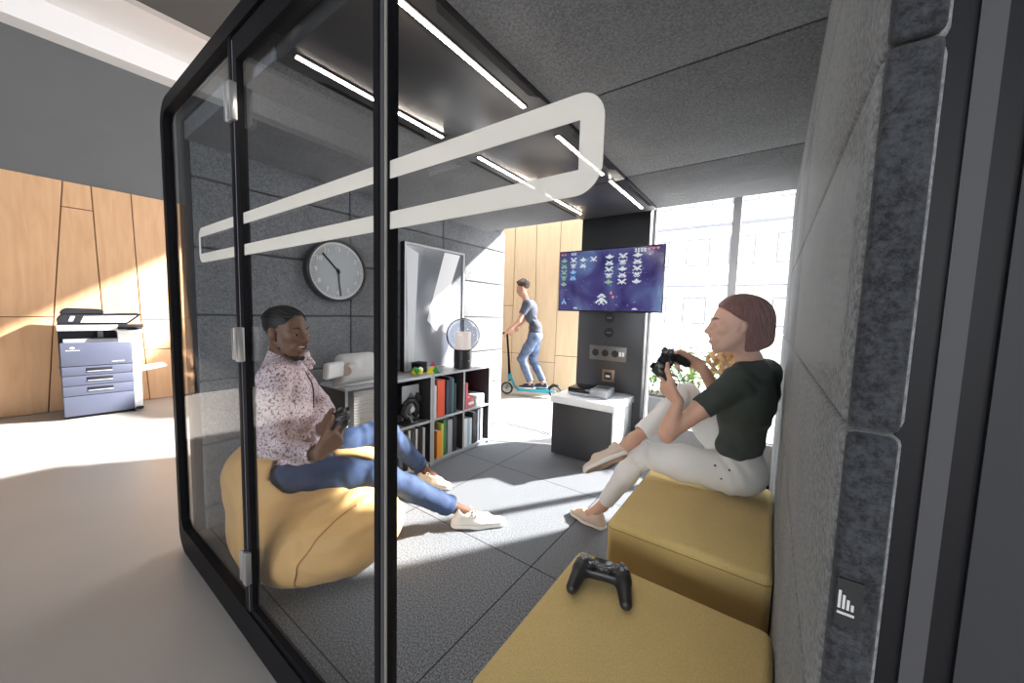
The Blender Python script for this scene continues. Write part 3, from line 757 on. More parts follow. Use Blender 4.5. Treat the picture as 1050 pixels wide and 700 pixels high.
bm = bmesh.new(); lathe(bm, [(0, 0), (.022, 0), (.024, .004), (.02, .008), (0, .008)], 20, Matrix.Translation((.022, -.0, .115)) @ Matrix.Rotation(PI / 2, 4, 'Y')); from_bm('boss', bm, STEEL, t, autosmooth=.6)
# ribbed white box in the first bay
t = thing('ribbed_box', 'white ribbed storage box in the bookcase behind the hands', 'box', (BX1 - .03, 1.34, .3975))
bm = bmesh.new()
box(bm, (-.26, .005, 0), (-.01, .265, .32), .004)
for k in range(16): box(bm, (-.262, .003, .008 + k * .0195), (-.006, .267, .018 + k * .0195), .003, 1)
from_bm('body', bm, mat('cream_card', (.62, .61, .56), .7), t, autosmooth=.6)
boxo('lid', (-.265, 0, .321), (-.004, .27, .335), mat('cream_card', (.62, .61, .56), .7), t, .003)
t = thing('orange_box', 'small orange and white carton low in the bookcase beside the controller', 'box', (BX1 - .03, 1.30, .0415))
boxo('carton', (-.2, .0, 0), (0, .22, .16), mat('carton_orange', (.80, .33, .05), .6), t, .003)
boxo('white_panel', (-.006, .08, .03), (.001, .22, .14), WHITE, t)
boxo('flap', (-.2, .0, .161), (0, .22, .166), mat('carton_orange', (.80, .33, .05), .6), t)
# ------------------------------------------------------------------ on the bookcase
TOP = .773
PM = mat('desk_white', (.70, .71, .70), .35)
t = thing('desk_device', 'white desk device with a round metal hinge and a paddle arm on the bookcase', 'device', (-2.33, 1.275, TOP), 0)
s = SDF(); s.rbox((0, .13, .115), (.045, .15, .10), .045, k=.0); s.cap((.0, -.03, .0), (0, .09, .14), .022, .05, .03); s.half((0, 0, .002), (0, 0, -1))
link('body', s.mesh('body', .006), PM, t)
boxo('base', (-.06, -.05, .0), (.05, .28, .012), PM, t, .005)
bm = bmesh.new(); tube(bm, [(.03, .06, .125), (.095, .0, .115)], .036, 24); from_bm('hinge', bm, mat('warm_metal', (.60, .54, .47), .3, metal=.7), t, autosmooth=.6)
s = SDF(); s.rbox((.125, -.095, .135), (.02, .105, .05), .018, R=[nrm((.8, .55, 0)), nrm((-.55, .8, -.12)), nrm((.05, .1, 1))], k=.0)
link('paddle_arm', s.mesh('arm', .005), PM, t)
boxo('display', (-.02, .28, .05), (.03, .284, .18), mat('display_grey', (.2, .2, .2), .2), t)
# picture
t = thing('framed_picture', 'tall framed grey abstract print with a white slanting band, part painted reflection, leaning on the felt wall', 'picture', (-2.495, 2.27, TOP + .003))
bm = bmesh.new(); ring_prism(bm, rrect(-.355, 0, .355, 1.075, .002), rrect(-.34, .015, .34, 1.06, .002), 'X', -.02, .03)
from_bm('frame', bm, mat('picture_frame', (.55, .56, .58), .35), t)
boxo('frame_side', (-.022, -.358, 0), (.031, -.355, 1.075), BLACK, t); boxo('frame_side', (-.022, .355, 0), (.031, .358, 1.075), BLACK, t)
m = bpy.data.materials.new('abstract_print'); nt, N, L, b = nodes(m)
tc = N.new('ShaderNodeTexCoord'); n = N.new('ShaderNodeTexNoise'); n.inputs['Scale'].default_value = 1.6; n.inputs['Detail'].default_value = 1.5
cr = N.new('ShaderNodeValToRGB'); cr.color_ramp.elements[0].position = .35; cr.color_ramp.elements[0].color = (.17, .18, .20, 1); cr.color_ramp.elements[1].position = .65; cr.color_ramp.elements[1].color = (.46, .48, .52, 1)
L.new(tc.outputs['Object'], n.inputs['Vector']); L.new(n.outputs['Fac'], cr.inputs['Fac']); L.new(cr.outputs['Color'], b.inputs['Base Color']); b.inputs['Roughness'].default_value = .15
pr_ = boxo('print', (-.01, -.34, .015), (.016, .34, 1.06), m, t)
bm = bmesh.new(); prism(bm, [(-.10, .43), (.015, .33), (.30, 1.05), (.10, 1.05)], 'X', .0161, .0168); o = from_bm('print_glare_band', bm, mat('print_glare', (.85, .86, .88), .3), pr_)  # slanting band: part print, part painted glass reflection
bm = bmesh.new(); prism(bm, [(-.30, .02), (-.25, .02), (-.20, 1.0), (-.33, 1.05)], 'X', .0161, .0166); from_bm('pale_band', bm, mat('print_pale', (.62, .64, .68), .3), pr_)
# lamp: dark base, frosted cylinder, smoked globe
t = thing('table_lamp', 'table lamp with a dark round base, cream shade and smoked glass globe', 'lamp', (-2.297, 2.44, TOP))
cyl('base', t, mat('lamp_black', (.02, .022, .028), .3), [(0, 0), (.08, 0), (.083, .004), (.083, .165), (.078, .172), (0, .172)])
cyl('shade', t, mat('opal_glass', (.78, .70, .60), .4, emit=(1, .82, .66), estr=.7), [(0, .175), (.068, .175), (.072, .18), (.072, .325), (.068, .335), (0, .335)])
bm = bmesh.new(); lathe(bm, [(.07, .176)] + [(.153 * math.sin(a), .305 - .153 * math.cos(a)) for a in np.linspace(.48, PI - .25, 26)] + [(.03, .462)], 40)
from_bm('globe', bm, glassmat('globe_glass', (.60, .62, .68), 1.45), t, smooth=True)
bm = bmesh.new(); tube(bm, [(.15 * math.cos(a), .15 * math.sin(a), .0) for a in np.linspace(0, 2 * PI, 33)[:-1]], .006, 8, closed=True)
bmesh.ops.transform(bm, matrix=Matrix.Translation((0, 0, .305)) @ Matrix.Rotation(math.radians(55), 4, 'Z') @ Matrix.Rotation(PI / 2, 4, 'X'), verts=bm.verts)
from_bm('ring', bm, mat('ring_blue_black', (.03, .035, .06), .25), t, smooth=True)
bm = bmesh.new(); tube(bm, [(0, 0, .335), (0, 0, .462)], .005, 8); from_bm('stem', bm, MATS['lamp_black'], t)
boxo('switch', (.081, -.012, .07), (.086, -.004, .08), mat('pale_dot', (.7, .7, .7), .4), t)
# puzzles and a black card holder
t = thing('ball_puzzle', 'small yellow, green and red ball shaped twisty puzzle on the bookcase', 'puzzle', (-2.285, 1.905, TOP))
PC = [mat('puzzle_yellow', (.80, .70, .03), .35), mat('puzzle_green', (.02, .30, .06), .35), mat('puzzle_red', (.70, .05, .06), .35), mat('puzzle_cream', (.80, .78, .55), .35)]
for k in range(6):
    bm = bmesh.new(); a = k * PI / 3 + .3; c_ = Vector((.022 * math.cos(a), .026 * math.sin(a), .028 + .014 * (k % 2)))
    bmesh.ops.create_icosphere(bm, subdivisions=1, radius=.027, matrix=Matrix.Translation(c_)); bmesh.ops.bevel(bm, geom=list(bm.edges), offset=.002, segments=1, affect='EDGES')
    from_bm('segment', bm, PC[(0, 3, 2, 1, 0, 1)[k]], t)
t = thing('pyramid_puzzle', 'small green, yellow and magenta pyramid puzzle on the bookcase', 'puzzle', (-2.285, 2.065, TOP))
def tri(bm, c, s_, h):
    vs = [bm.verts.new((c[0] + s_ * math.cos(a), c[1] + s_ * math.sin(a), c[2])) for a in (.4, .4 + 2.094, .4 + 4.189)] + [bm.verts.new((c[0], c[1], c[2] + h))]
    for f in ((0, 2, 1), (0, 1, 3), (1, 2, 3), (2, 0, 3)): bm.faces.new([vs[i] for i in f])
for (c_, s_, h, mm) in (((0, 0, .06), .026, .045, mat('puzzle_magenta', (.45, .03, .22), .35)), ((.02, .012, .0), .042, .06, PC[1]), ((-.018, .02, .0), .04, .06, PC[2]), ((0, -.028, .0), .04, .06, PC[0]), ((.005, .0, .03), .03, .04, PC[0])):
    bm = bmesh.new(); tri(bm, c_, s_, h); from_bm('segment', bm, mm, t)
t = thing('card_box', 'small black box between the two puzzles', 'box', (-2.40, 2.02, TOP), .3)
boxo('body', (-.045, -.05, 0), (.045, .05, .075), BLACK, t, .003); boxo('lid', (-.047, -.052, .076), (.047, .052, .085), BLACK, t, .003)

# ------------------------------------------------------------------ clock
t = thing('wall_clock', 'round wall clock with a thick black rim and black hands on the felt wall', 'clock', (-2.551, 1.375, 1.552))
RYc = Matrix.Rotation(PI / 2, 4, 'Y')
RAD = .215
cyl('rim', t, mat('clock_rim', (.015, .016, .018), .35), [(RAD * .2, 0), (RAD, 0), (RAD, .062), (RAD * .985, .066), (RAD * .93, .066), (RAD * .925, .045)], RYc, 64)
cyl('dial', t, mat('dial_silver', (.42, .45, .48), .4), [(0, .044), (RAD * .93, .044), (RAD * .93, .046), (0, .046)], RYc, 64)
cyl('inner_ring', t, mat('dial_white', (.80, .81, .82), .4), [(RAD * .86, .0462), (RAD * .905, .0462), (RAD * .905, .049), (RAD * .86, .049)], RYc, 64)
dl = bpy.data.objects['dial']
bm = bmesh.new()
for k in range(60):
    a = 2 * PI * k / 60; MM = Matrix.Rotation(a, 4, 'X')
    box(bm, (.0462, -.0012 if k % 5 else -.003, RAD * .80), (.0475, .0012 if k % 5 else .003, RAD * .855), M=MM)
from_bm('minute_marks', bm, mat('mark_white', (.85, .85, .85), .5), dl)
for h_ in range(1, 13):
    a = PI / 2 - h_ * PI / 6; rr = RAD * .70
    # on the wall the reader's right is +Y
    text('hour_numeral', str(h_), .042, Matrix(((0, 0, 1, .0478), (1, 0, 0, rr * math.cos(a)), (0, 1, 0, rr * math.sin(a)), (0, 0, 0, 1))), dl, MATS['mark_white'], .0012, 'CENTER', .0008)
for nm, ang, ln, w in (('hour_hand', math.radians(-44), RAD * .72, .0055), ('minute_hand', math.radians(174), RAD * .80, .0045)):
    bm = bmesh.new(); box(bm, (.050 if nm[0] == 'h' else .052, -w, -.02), (.0515 if nm[0] == 'h' else .0535, w, ln), M=Matrix.Rotation(-ang, 4, 'X')); from_bm(nm, bm, BLACKG, t)
cyl('hub', t, BLACKG, [(0, .045), (.012, .045), (.012, .056), (0, .056)], RYc, 20)

# ------------------------------------------------------------------ stools
MUST = felt('mustard_fabric', (.63, .465, .19), .88, 1.12, 260)
def stool(name_label, x0, y0, x1, y1, h):
    t = thing('pouf_stool', name_label, 'stool', ((x0 + x1) / 2, (y0 + y1) / 2, 0), 0, 'mustard cube stools along the right wall')
    hx, hy = (x1 - x0) / 2, (y1 - y0) / 2
    bm = bmesh.new(); box(bm, (-hx, -hy, .022), (hx, hy, h), .028, 5)
    from_bm('upholstery', bm, MUST, t, autosmooth=.9)
    bm = bmesh.new(); ring_prism(bm, rrect(-hx - .001, -hy - .001, hx + .001, hy + .001, .028), rrect(-hx + .01, -hy + .01, hx - .01, hy - .01, .02), 'Z', h - .032, h - .029)
    from_bm('seam', bm, mat('mustard_thread', (.30, .20, .03), .9), t)
    for a in (-1, 1):
        for c_ in (-1, 1): boxo('foot', (a * (hx - .06) - .025, c_ * (hy - .06) - .025, .001), (a * (hx - .06) + .025, c_ * (hy - .06) + .025, .023), BLACK, t)
    return t
stool('mustard yellow cube stool in the foreground with a controller on top', -.527, .592, .064, 1.213, .43)
stool('mustard yellow cube stool the woman sits on', -.515, 1.455, .064, 2.262, .43)

# ------------------------------------------------------------------ plant outside the window
t = thing('planter_plant', 'leafy green plant outside the far window, behind the controller', 'plant', (-.62, 4.15, -.1))
bm = bmesh.new(); box(bm, (-.55, -.2, 0), (.4, .2, .55), .02); from_bm('planter', bm, mat('planter_grey', (.40, .41, .43), .7), t, autosmooth=.6)
LEAFM = [mat('leaf_green', (.16, .34, .05), .5, var=.3, vscale=6), mat('leaf_lime', (.32, .46, .10), .5, var=.3, vscale=6), mat('leaf_dark', (.05, .12, .05), .5)]
rnd = random.Random(11)
stems = bmesh.new(); lv = [bmesh.new(), bmesh.new(), bmesh.new()]
for k in range(46):
    x_, y_ = rnd.uniform(-.48, .34), rnd.uniform(-.13, .13); az = rnd.uniform(0, 2 * PI); ln = rnd.uniform(.35, .75); out = rnd.uniform(.12, .42)
    pts = [Vector((x_ + math.cos(az) * out * s_ ** 1.6, y_ + math.sin(az) * out * s_ ** 1.6, .52 + ln * s_ * (1.12 - .28 * s_))) for s_ in np.linspace(0, 1, 9)]
    tube(stems, pts, [.005 - .0004 * i for i in range(9)], 5)
    bmq = lv[rnd.choice((0, 0, 1, 1, 2))]
    for i in range(2, 9):
        tdir = (pts[i] - pts[i - 1]).normalized()
        for sd in (-1, 1):
            side = tdir.cross(Vector((0, 0, 1))).normalized() * sd; L_ = rnd.uniform(.06, .11) * (1.1 - .05 * i)
            d_ = (side * .8 + tdir * .6 + Vector((0, 0, rnd.uniform(-.3, .2)))).normalized(); w_ = d_.cross(Vector((0, 0, 1))).normalized() * L_ * .22
            p0 = pts[i]; a_ = bmq.verts.new(p0); b_ = bmq.verts.new(p0 + d_ * L_ * .5 + w_ + Vector((0, 0, .008))); c_ = bmq.verts.new(p0 + d_ * L_ + Vector((0, 0, -.01))); e_ = bmq.verts.new(p0 + d_ * L_ * .5 - w_ + Vector((0, 0, .008)))
            bmq.faces.new((a_, b_, c_)); bmq.faces.new((a_, c_, e_))
from_bm('stems', stems, mat('stem_green', (.10, .20, .05), .6), t)
for bmq, mm in zip(lv, LEAFM): from_bm('foliage', bmq, mm, t)
boxo('soil', (-.52, -.17, .5), (.37, .17, .551), mat('soil', (.03, .022, .016), .95, bump=.6), t)
# pale office block across the street
t = thing('office_block', 'pale building across the street, bleached by daylight behind the far window', 'building', (1.5, 24, -.1))
FAC = mat('pale_facade', (.90, .89, .87), .8); FWN = mat('facade_window', (.12, .12, .13), .6)
boxo('wall', (-9, 0, 0), (7, 6, 13), FAC, t)
boxo('ledge', (-9.1, -.25, 6.6), (7.1, 0, 6.75), FWN, t); boxo('ledge', (-9.1, -.25, 3.2), (7.1, 0, 3.3), FWN, t)
for fl_ in range(3):
    for k in range(7):
        w_ = boxo('window', (-8.2 + 2.2 * k, -.06, 1.0 + 3.4 * fl_), (-6.9 + 2.2 * k, .02, 2.6 + 3.4 * fl_), FAC, t)
        bm = bmesh.new(); ring_prism(bm, rrect(-8.2 + 2.2 * k, 1.0 + 3.4 * fl_, -6.9 + 2.2 * k, 2.6 + 3.4 * fl_, .01, 1), rrect(-8.1 + 2.2 * k, 1.1 + 3.4 * fl_, -7.0 + 2.2 * k, 2.5 + 3.4 * fl_, .01, 1), 'Y', -.09, -.06); from_bm('sash', bm, FWN, w_)

# ------------------------------------------------------------------ copier
t = thing('office_copier', 'slate blue and white office copier standing by the wood wall', 'copier', (-6.58, .335, -.1), math.radians(-3))
# local: x forward (towards the room), y to the reader's right, z up
SLATE = mat('copier_slate', (.070, .080, .125), .42, var=.03); CWH = mat('copier_white', (.80, .80, .81), .4); CDK = mat('copier_dark', (.010, .011, .015), .6, spec=.25)
W = .60; D = -.52
boxo('lower_body', (D, 0, .03), (-.02, W, .88), mat('copier_side', (.05, .055, .07), .5), t, .008)
boxo('base', (D + .03, .03, 0), (-.05, W - .03, .03), CDK, t)
def front(z0, z1, nm, grip=True):
    dr = boxo(nm, (-.022, .006, z0 + .003), (.0, W - .03, z1 - .003), SLATE, t, .006)
    if grip:
        bm = bmesh.new(); box(bm, (-.004, .19, z1 - .062), (.0035, .40, z1 - .022), .003); gg = from_bm('handle_recess', bm, CDK, dr, autosmooth=.6)
        bm = bmesh.new(); box(bm, (.0, .195, z1 - .07), (.010, .40, z1 - .058), .003); from_bm('handle_lip', bm, mat('copier_lip', (.28, .30, .36), .4), gg, autosmooth=.6)
front(.03, .27, 'large_drawer', False); front(.27, .39, 'paper_drawer'); front(.39, .51, 'paper_drawer'); front(.51, .62, 'paper_drawer')
fd = boxo('front_door', (-.022, .006, .625), (.0, W - .03, .90), SLATE, t, .006)
LW = mat('logo_white', (.85, .86, .90), .4); LB = mat('logo_blue', (.10, .16, .50), .4)
text('maker_lettering', 'KONICA MINOLTA', .0125, Matrix(((0, 0, 1, .0012), (1, 0, 0, .045), (0, 1, 0, .805), (0, 0, 0, 1))), fd, LW)
bm = bmesh.new(); lathe(bm, [(0, 0), (.017, 0), (.017, .0015), (0, .0015)], 24, Matrix.Translation((.0006, .095, .838)) @ Matrix.Scale(.72, 4, (0, 0, 1)) @ Matrix.Rotation(PI / 2, 4, 'Y'))
lg = from_bm('emblem', bm, LW, fd)
bm = bmesh.new()
for k in range(5): box(bm, (.0022, .095 - .012 + abs(k - 2) * .0015, .829 + k * .004), (.0026, .095 + .012 - abs(k - 2) * .0015, .8302 + k * .004))
from_bm('emblem_stripes', bm, LB, lg)
text('model_lettering', 'bizhub C360i', .020, Matrix(((0, 0, 1, .0012), (1, 0, 0, .40), (0, 1, 0, .655), (0, 0, 0, 1))), fd, LW)
boxo('right_column', (D + .04, W - .028, .04), (-.004, W + .05, 1.02), CWH, t, .01)
boxo('right_foot', (-.12, W - .02, .03), (.04, W + .05, .06), CDK, t, .006)
boxo('output_well', (D + .02, .02, .88), (-.10, W - .13, 1.04), CDK, t)
boxo('output_tray', (-.12, .03, .885), (-.01, W - .13, .94), mat('copier_grey', (.26, .27, .31), .4), t, .006)
boxo('well_cheek', (-.12, W - .14, .88), (.0, W + .01, 1.03), CWH, t, .008)
boxo('output_flap', (-.10, .30, .955), (-.06, .345, 1.035), mat('flap_grey', (.10, .11, .13), .5), t)
boxo('scanner_body', (D + .01, -.01, 1.04), (.005, W - .06, 1.105), CWH, t, .008)
boxo('left_tower', (D + .02, -.004, .5), (-.10, .03, 1.05), CDK, t)
boxo('glass_rim', (D + .02, .0, 1.106), (-.01, W - .05, 1.118), CDK, t)
bm = bmesh.new(); prism(bm, [(.0, 1.119), (.56, 1.119), (.68, 1.235), (.66, 1.25), (.42, 1.235), (.03, 1.225), (-.005, 1.17)], 'X', D + .05, -.035)
bmesh.ops.bevel(bm, geom=list(bm.edges), offset=.006, segments=2, affect='EDGES'); cv = from_bm('document_feeder', bm, CDK, t, autosmooth=.5)
bm = bmesh.new(); prism(bm, [(.17, 1.135), (.545, 1.135), (.635, 1.222), (.20, 1.21)], 'X', -.034, -.031); from_bm('white_backing', bm, mat('backing_white', (.46, .47, .50), .5), cv)
bm = bmesh.new(); prism(bm, [(.08, 1.15), (.115, 1.15), (.135, 1.21), (.10, 1.21)], 'X', -.034, -.031); from_bm('scan_strip', bm, MATS['backing_white'], cv)
bm = bmesh.new(); prism(bm, [(.02, 1.226), (.36, 1.236), (.36, 1.285), (.33, 1.295), (.07, 1.30), (.03, 1.27)], 'X', D + .08, -.10)
bmesh.ops.bevel(bm, geom=list(bm.edges), offset=.008, segments=2, affect='EDGES'); from_bm('feeder_hood', bm, CDK, t, autosmooth=.5)
bm = bmesh.new(); prism(bm, [(.36, 1.25), (.56, 1.275), (.56, 1.285), (.36, 1.262)], 'X', D + .10, -.12); from_bm('input_tray', bm, mat('tray_grey', (.24, .25, .28), .4), t)
bm = bmesh.new(); box(bm, (-.13, -.0, -.018), (.13, .215, .018), .006, M=Matrix.Translation((.02, W - .14, 1.075)) @ Matrix.Rotation(math.radians(-14), 4, 'Y')); pn = from_bm('control_panel', bm, CDK, t, autosmooth=.6)
bm = bmesh.new(); box(bm, (-.10, .02, .0185), (.10, .19, .0195), M=Matrix.Translation((.02, W - .14, 1.075)) @ Matrix.Rotation(math.radians(-14), 4, 'Y')); from_bm('touch_screen', bm, mat('touch_black', (.008, .008, .01), .12), pn)
boxo('panel_shelf', (-.10, W - .15, 1.02), (.09, W + .09, 1.045), CWH, t, .006)
bm = bmesh.new(); prism(bm, [(W + .05, .50), (W + .30, .545), (W + .30, .56), (W + .05, .53)], 'X', D + .1, -.08); bt = from_bm('side_tray', bm, CWH, t)
boxo('tray_hinge', (D + .1, W + .045, .48), (-.08, W + .06, .54), CDK, bt)
bm = bmesh.new(); tube(bm, [(-.25, -.004, .62), (-.25, -.012, .60), (-.25, -.004, .57)], .008, 8); from_bm('side_catch', bm, MATS['copier_lip'], t)
# ------------------------------------------------------------------ game controllers (local: x right, y away from the player, z up)
CS = 1.12
def ctrl_prims(M4):
    P = lambda x, y, z: np.array(M4 @ Vector((x * CS, y * CS, z * CS)))
    R3 = np.array(M4.to_3x3()); up = R3[:, 2]
    s = SDF()
    s.rbox(P(0, .010, 0), (.050 * CS, .031 * CS, .016 * CS), .013 * CS, R=R3.T, k=.0)
    for sg in (-1, 1):
        s.cap(P(sg * .055, .012, 0), P(sg * .058, -.004, -.002), .026 * CS, .0245 * CS, .008)
        s.cap(P(sg * .060, -.004, -.004), P(sg * .072, -.066, -.020), .0225 * CS, .0165 * CS, .008)
        s.cap(P(sg * .045, .036, -.004), P(sg * .062, .030, -.004), .011 * CS, .010 * CS, .012)
    return s
PADM = mat('pad_black', (.016, .016, .018), .42, bump=.04, bscale=500); PADG = mat('pad_gloss', (.02, .02, .022), .2); PADK = mat('pad_key_grey', (.20, .20, .21), .45)
def controller(label, M4, lying):
    t = thing('game_controller', label, 'controller', M4.translation, 0, 'black game controllers')
    t.rotation_euler = M4.to_euler(); bpy.context.view_layer.update()
    s = ctrl_prims(M4)
    link('body', s.mesh('body', .0022), PADM, t, world=True)
    def part(nm, bm, m, par=t): return from_bm(nm, bm, m, par, autosmooth=.6)
    c = CS
    bm = bmesh.new(); box(bm, (-.026 * c, .004 * c, .014 * c), (.026 * c, .042 * c, .0185 * c), .003); part('touch_pad', bm, PADG)
    for sg in (-1, 1):
        bm = bmesh.new(); MM = Matrix.Translation((sg * .026 * c, -.010 * c, .012 * c))
        lathe(bm, [(.012 * c, 0), (.013 * c, .006 * c), (.006 * c, .006 * c), (.006 * c, .012 * c), (.011 * c, .014 * c), (.011 * c, .018 * c), (.007 * c, .0165 * c), (0, .0162 * c)], 22, MM); part('thumb_stick', bm, PADG)
        bm = bmesh.new(); box(bm, (sg * .055 * c - .016 * c, .032 * c, .002 * c), (sg * .055 * c + .016 * c, .052 * c, .012 * c), .004); part('shoulder_button', bm, PADG)
        bm = bmesh.new(); box(bm, (sg * .036 * c - .0025, .026 * c, .015 * c), (sg * .036 * c + .0025, .036 * c, .019 * c), .0015); part('option_button', bm, PADK)
    for dx, dy in ((0, .011), (0, -.011), (.011, 0), (-.011, 0)):
        bm = bmesh.new(); lathe(bm, [(.0, 0), (.0055 * c, 0), (.0055 * c, .006 * c), (.0045 * c, .007 * c), (0, .007 * c)], 14, Matrix.Translation(((.055 + dx) * c, (.014 + dy) * c, .0225 * c))); part('face_button', bm, PADK)
    bm = bmesh.new(); box(bm, (-.066 * c, .010 * c, .022 * c), (-.044 * c, .018 * c, .029 * c), .002); box(bm, (-.059 * c, .003 * c, .022 * c), (-.051 * c, .025 * c, .029 * c), .002); part('direction_pad', bm, PADK)
    bm = bmesh.new(); lathe(bm, [(0, 0), (.005 * c, 0), (.005 * c, .002), (0, .002)], 14, Matrix.Translation((0, -.010 * c, .0165 * c))); part('home_button', bm, PADK)
    return t
def frame(c, x, y):
    x = nrm(x); y = np.array(y, float); y = nrm(y - x * (x @ y)); z = np.cross(x, y)
    return Matrix(((x[0], y[0], z[0], c[0]), (x[1], y[1], z[1], c[1]), (x[2], y[2], z[2], c[2]), (0, 0, 0, 1)))

# ------------------------------------------------------------------ bodies
def rot(v, ax, a):
    ax = nrm(ax); return v * math.cos(a) + np.cross(ax, v) * math.sin(a) + ax * (ax @ v) * (1 - math.cos(a))
def hand(s, wrist, dirv, palm, thumbside, bends, hs=1.0, thumb=None, spread=.05, fr=.0088):
    """palm and five fingers; bends: per finger three angles; thumb: three points"""
    d = nrm(dirv); n = nrm(palm - d * (np.dot(palm, d))); a = nrm(thumbside - d * np.dot(thumbside, d)); a = nrm(a - n * (a @ n))
    wrist = np.array(wrist, float)
    L = .092 * hs
    offs = [.030, .0105, -.0095, -.028]; lens = [(.044, .026, .021), (.049, .030, .022), (.045, .028, .021), (.034, .021, .018)]; kn = [.0, .004, .0, -.008]
    for i in range(4):
        b0 = wrist + a * offs[i] * .55 * hs + d * .006
        k = wrist + d * (L + kn[i] * hs) + a * offs[i] * hs
        s.cap(b0, k, .0155 * hs, .0125 * hs, .014, flat=n, fs=.95)
        dd = nrm(d + a * offs[i] * spread * 30 * .05); p = k; r = fr * hs * (1.0 if i < 3 else .88)
        ax = np.cross(d, n)
        for j in range(3):
            dd = rot(dd, ax, bends[i][j]); q = p + dd * lens[i][j] * hs
            s.cap(p, q, r * (1.12 - .10 * j), r * (1.04 - .12 * j), .006); p = q
    if thumb is None:
        thumb = [wrist + d * .022 * hs + a * .030 * hs, wrist + d * .060 * hs + a * .052 * hs + n * .016 * hs, wrist + d * .088 * hs + a * .050 * hs + n * .028 * hs]
    p0 = wrist + d * .02 * hs + a * .016 * hs
    s.cap(p0, thumb[0], .016 * hs, .0145 * hs, .014)
    s.chain(thumb, [.0135 * hs, .0110 * hs, .0090 * hs], .008)
    return s

def head(s, c, f, u, hs, smile=.5, male=True, open_mouth=False):
    """adds the head to the body; returns a function from (forward, left, up) in metres to world"""
    f = nrm(f); u = nrm(u - f * np.dot(u, f)); l = np.cross(u, f)
    R = np.array([f, l, u]); c = np.array(c, float)
    P = lambda a, b, d: c + hs * (a * f + b * l + d * u)
    E = lambda p, r, k, op='u', RR=None: s.ell(P(*p), [x * hs for x in r], R=R if RR is None else RR, k=k * hs, op=op)
    K = lambda p, q, ra, rb, k, op='u': s.cap(P(*p), P(*q), ra * hs, rb * hs, k * hs, op)
    E((-.012, 0, .040), (.098, .076, .082), .02)
    E((.030, 0, -.035), (.060, .060 if male else .056, .078), .05)
    E((.045, 0, -.080), (.040, .042 if male else .036, .034), .03)
    E((.072, 0, -.106), (.018, .024 if male else .018, .016), .025)           # chin
    for b in (-1, 1):
        K((-.005, .058 * b, -.035), (.050, .036 * b, -.092), .020, .016, .03)  # jaw line
        E((.062, .042 * b, -.022 + .006 * smile), (.026, .022, .020), .022)    # cheek
        K((.082, .014 * b, .022), (.066, .050 * b, .022), .011, .009, .016)    # brow ridge
        E((.104, .031 * b, .004), (.024, .017, .0105), .014, 's')              # eye socket
        q = .0022 * smile
        K((.083, .018 * b, .0050), (.0815, .032 * b, .0090 - q), .0042, .0048, .004); K((.0815, .032 * b, .0090 - q), (.071, .046 * b, .003), .0048, .0036, .004)  # upper lid
        K((.084, .019 * b, -.006 + q), (.0725, .045 * b, -.005 + q), .0046, .004, .004) # lower lid
        E((-.010, .081 * b, -.004), (.018, .0105, .031), .006, 'u', np.array([nrm(R[0] + .25 * R[2] + .35 * b * -R[1]), R[1], nrm(R[2] - .2 * R[0])]))
        E((-.007, .0925 * b, -.001), (.0095, .0075, .019), .005, 's')
        K((.100, .011 * b, -.034), (.092, .016 * b, -.034), .0085, .0075, .008)
        K((.092, .022 * b, -.032), (.078, .038 * b, -.062), .006, .006, .018)  # laugh fold
    K((.094, 0, .014), (.114, 0, -.024), .0075, .0095, .014); E((.113, 0, -.029), (.012, .011, .010), .010)
    if male:
        K((.098, .012, -.034), (.098, -.012, -.034), .010, .010, .008)
    E((.084, 0, -.060), (.018, .033, .022), .018)
    if smile > .2:
        for b in (-1, 1):
            s.chain([P(.1015, 0, -.0500), P(.095, .016 * b, -.0480), P(.077, .035 * b, -.0460)], [.0052 * hs, .0046 * hs, .0035 * hs], .006)
            s.chain([P(.0985, 0, -.0755), P(.093, .018 * b, -.0695), P(.078, .034 * b, -.0490)], [.0062 * hs, .0055 * hs, .0035 * hs], .006)
        E((.100, 0, -.0600), (.024, .027, .0088), .004, 's')
    else:
        for b in (-1, 1):
            K((.102, 0, -.0560), (.086, .026 * b, -.0590), .0058, .0035, .006); K((.100, 0, -.0690), (.085, .024 * b, -.0610), .0062, .0035, .006)
    return P, R

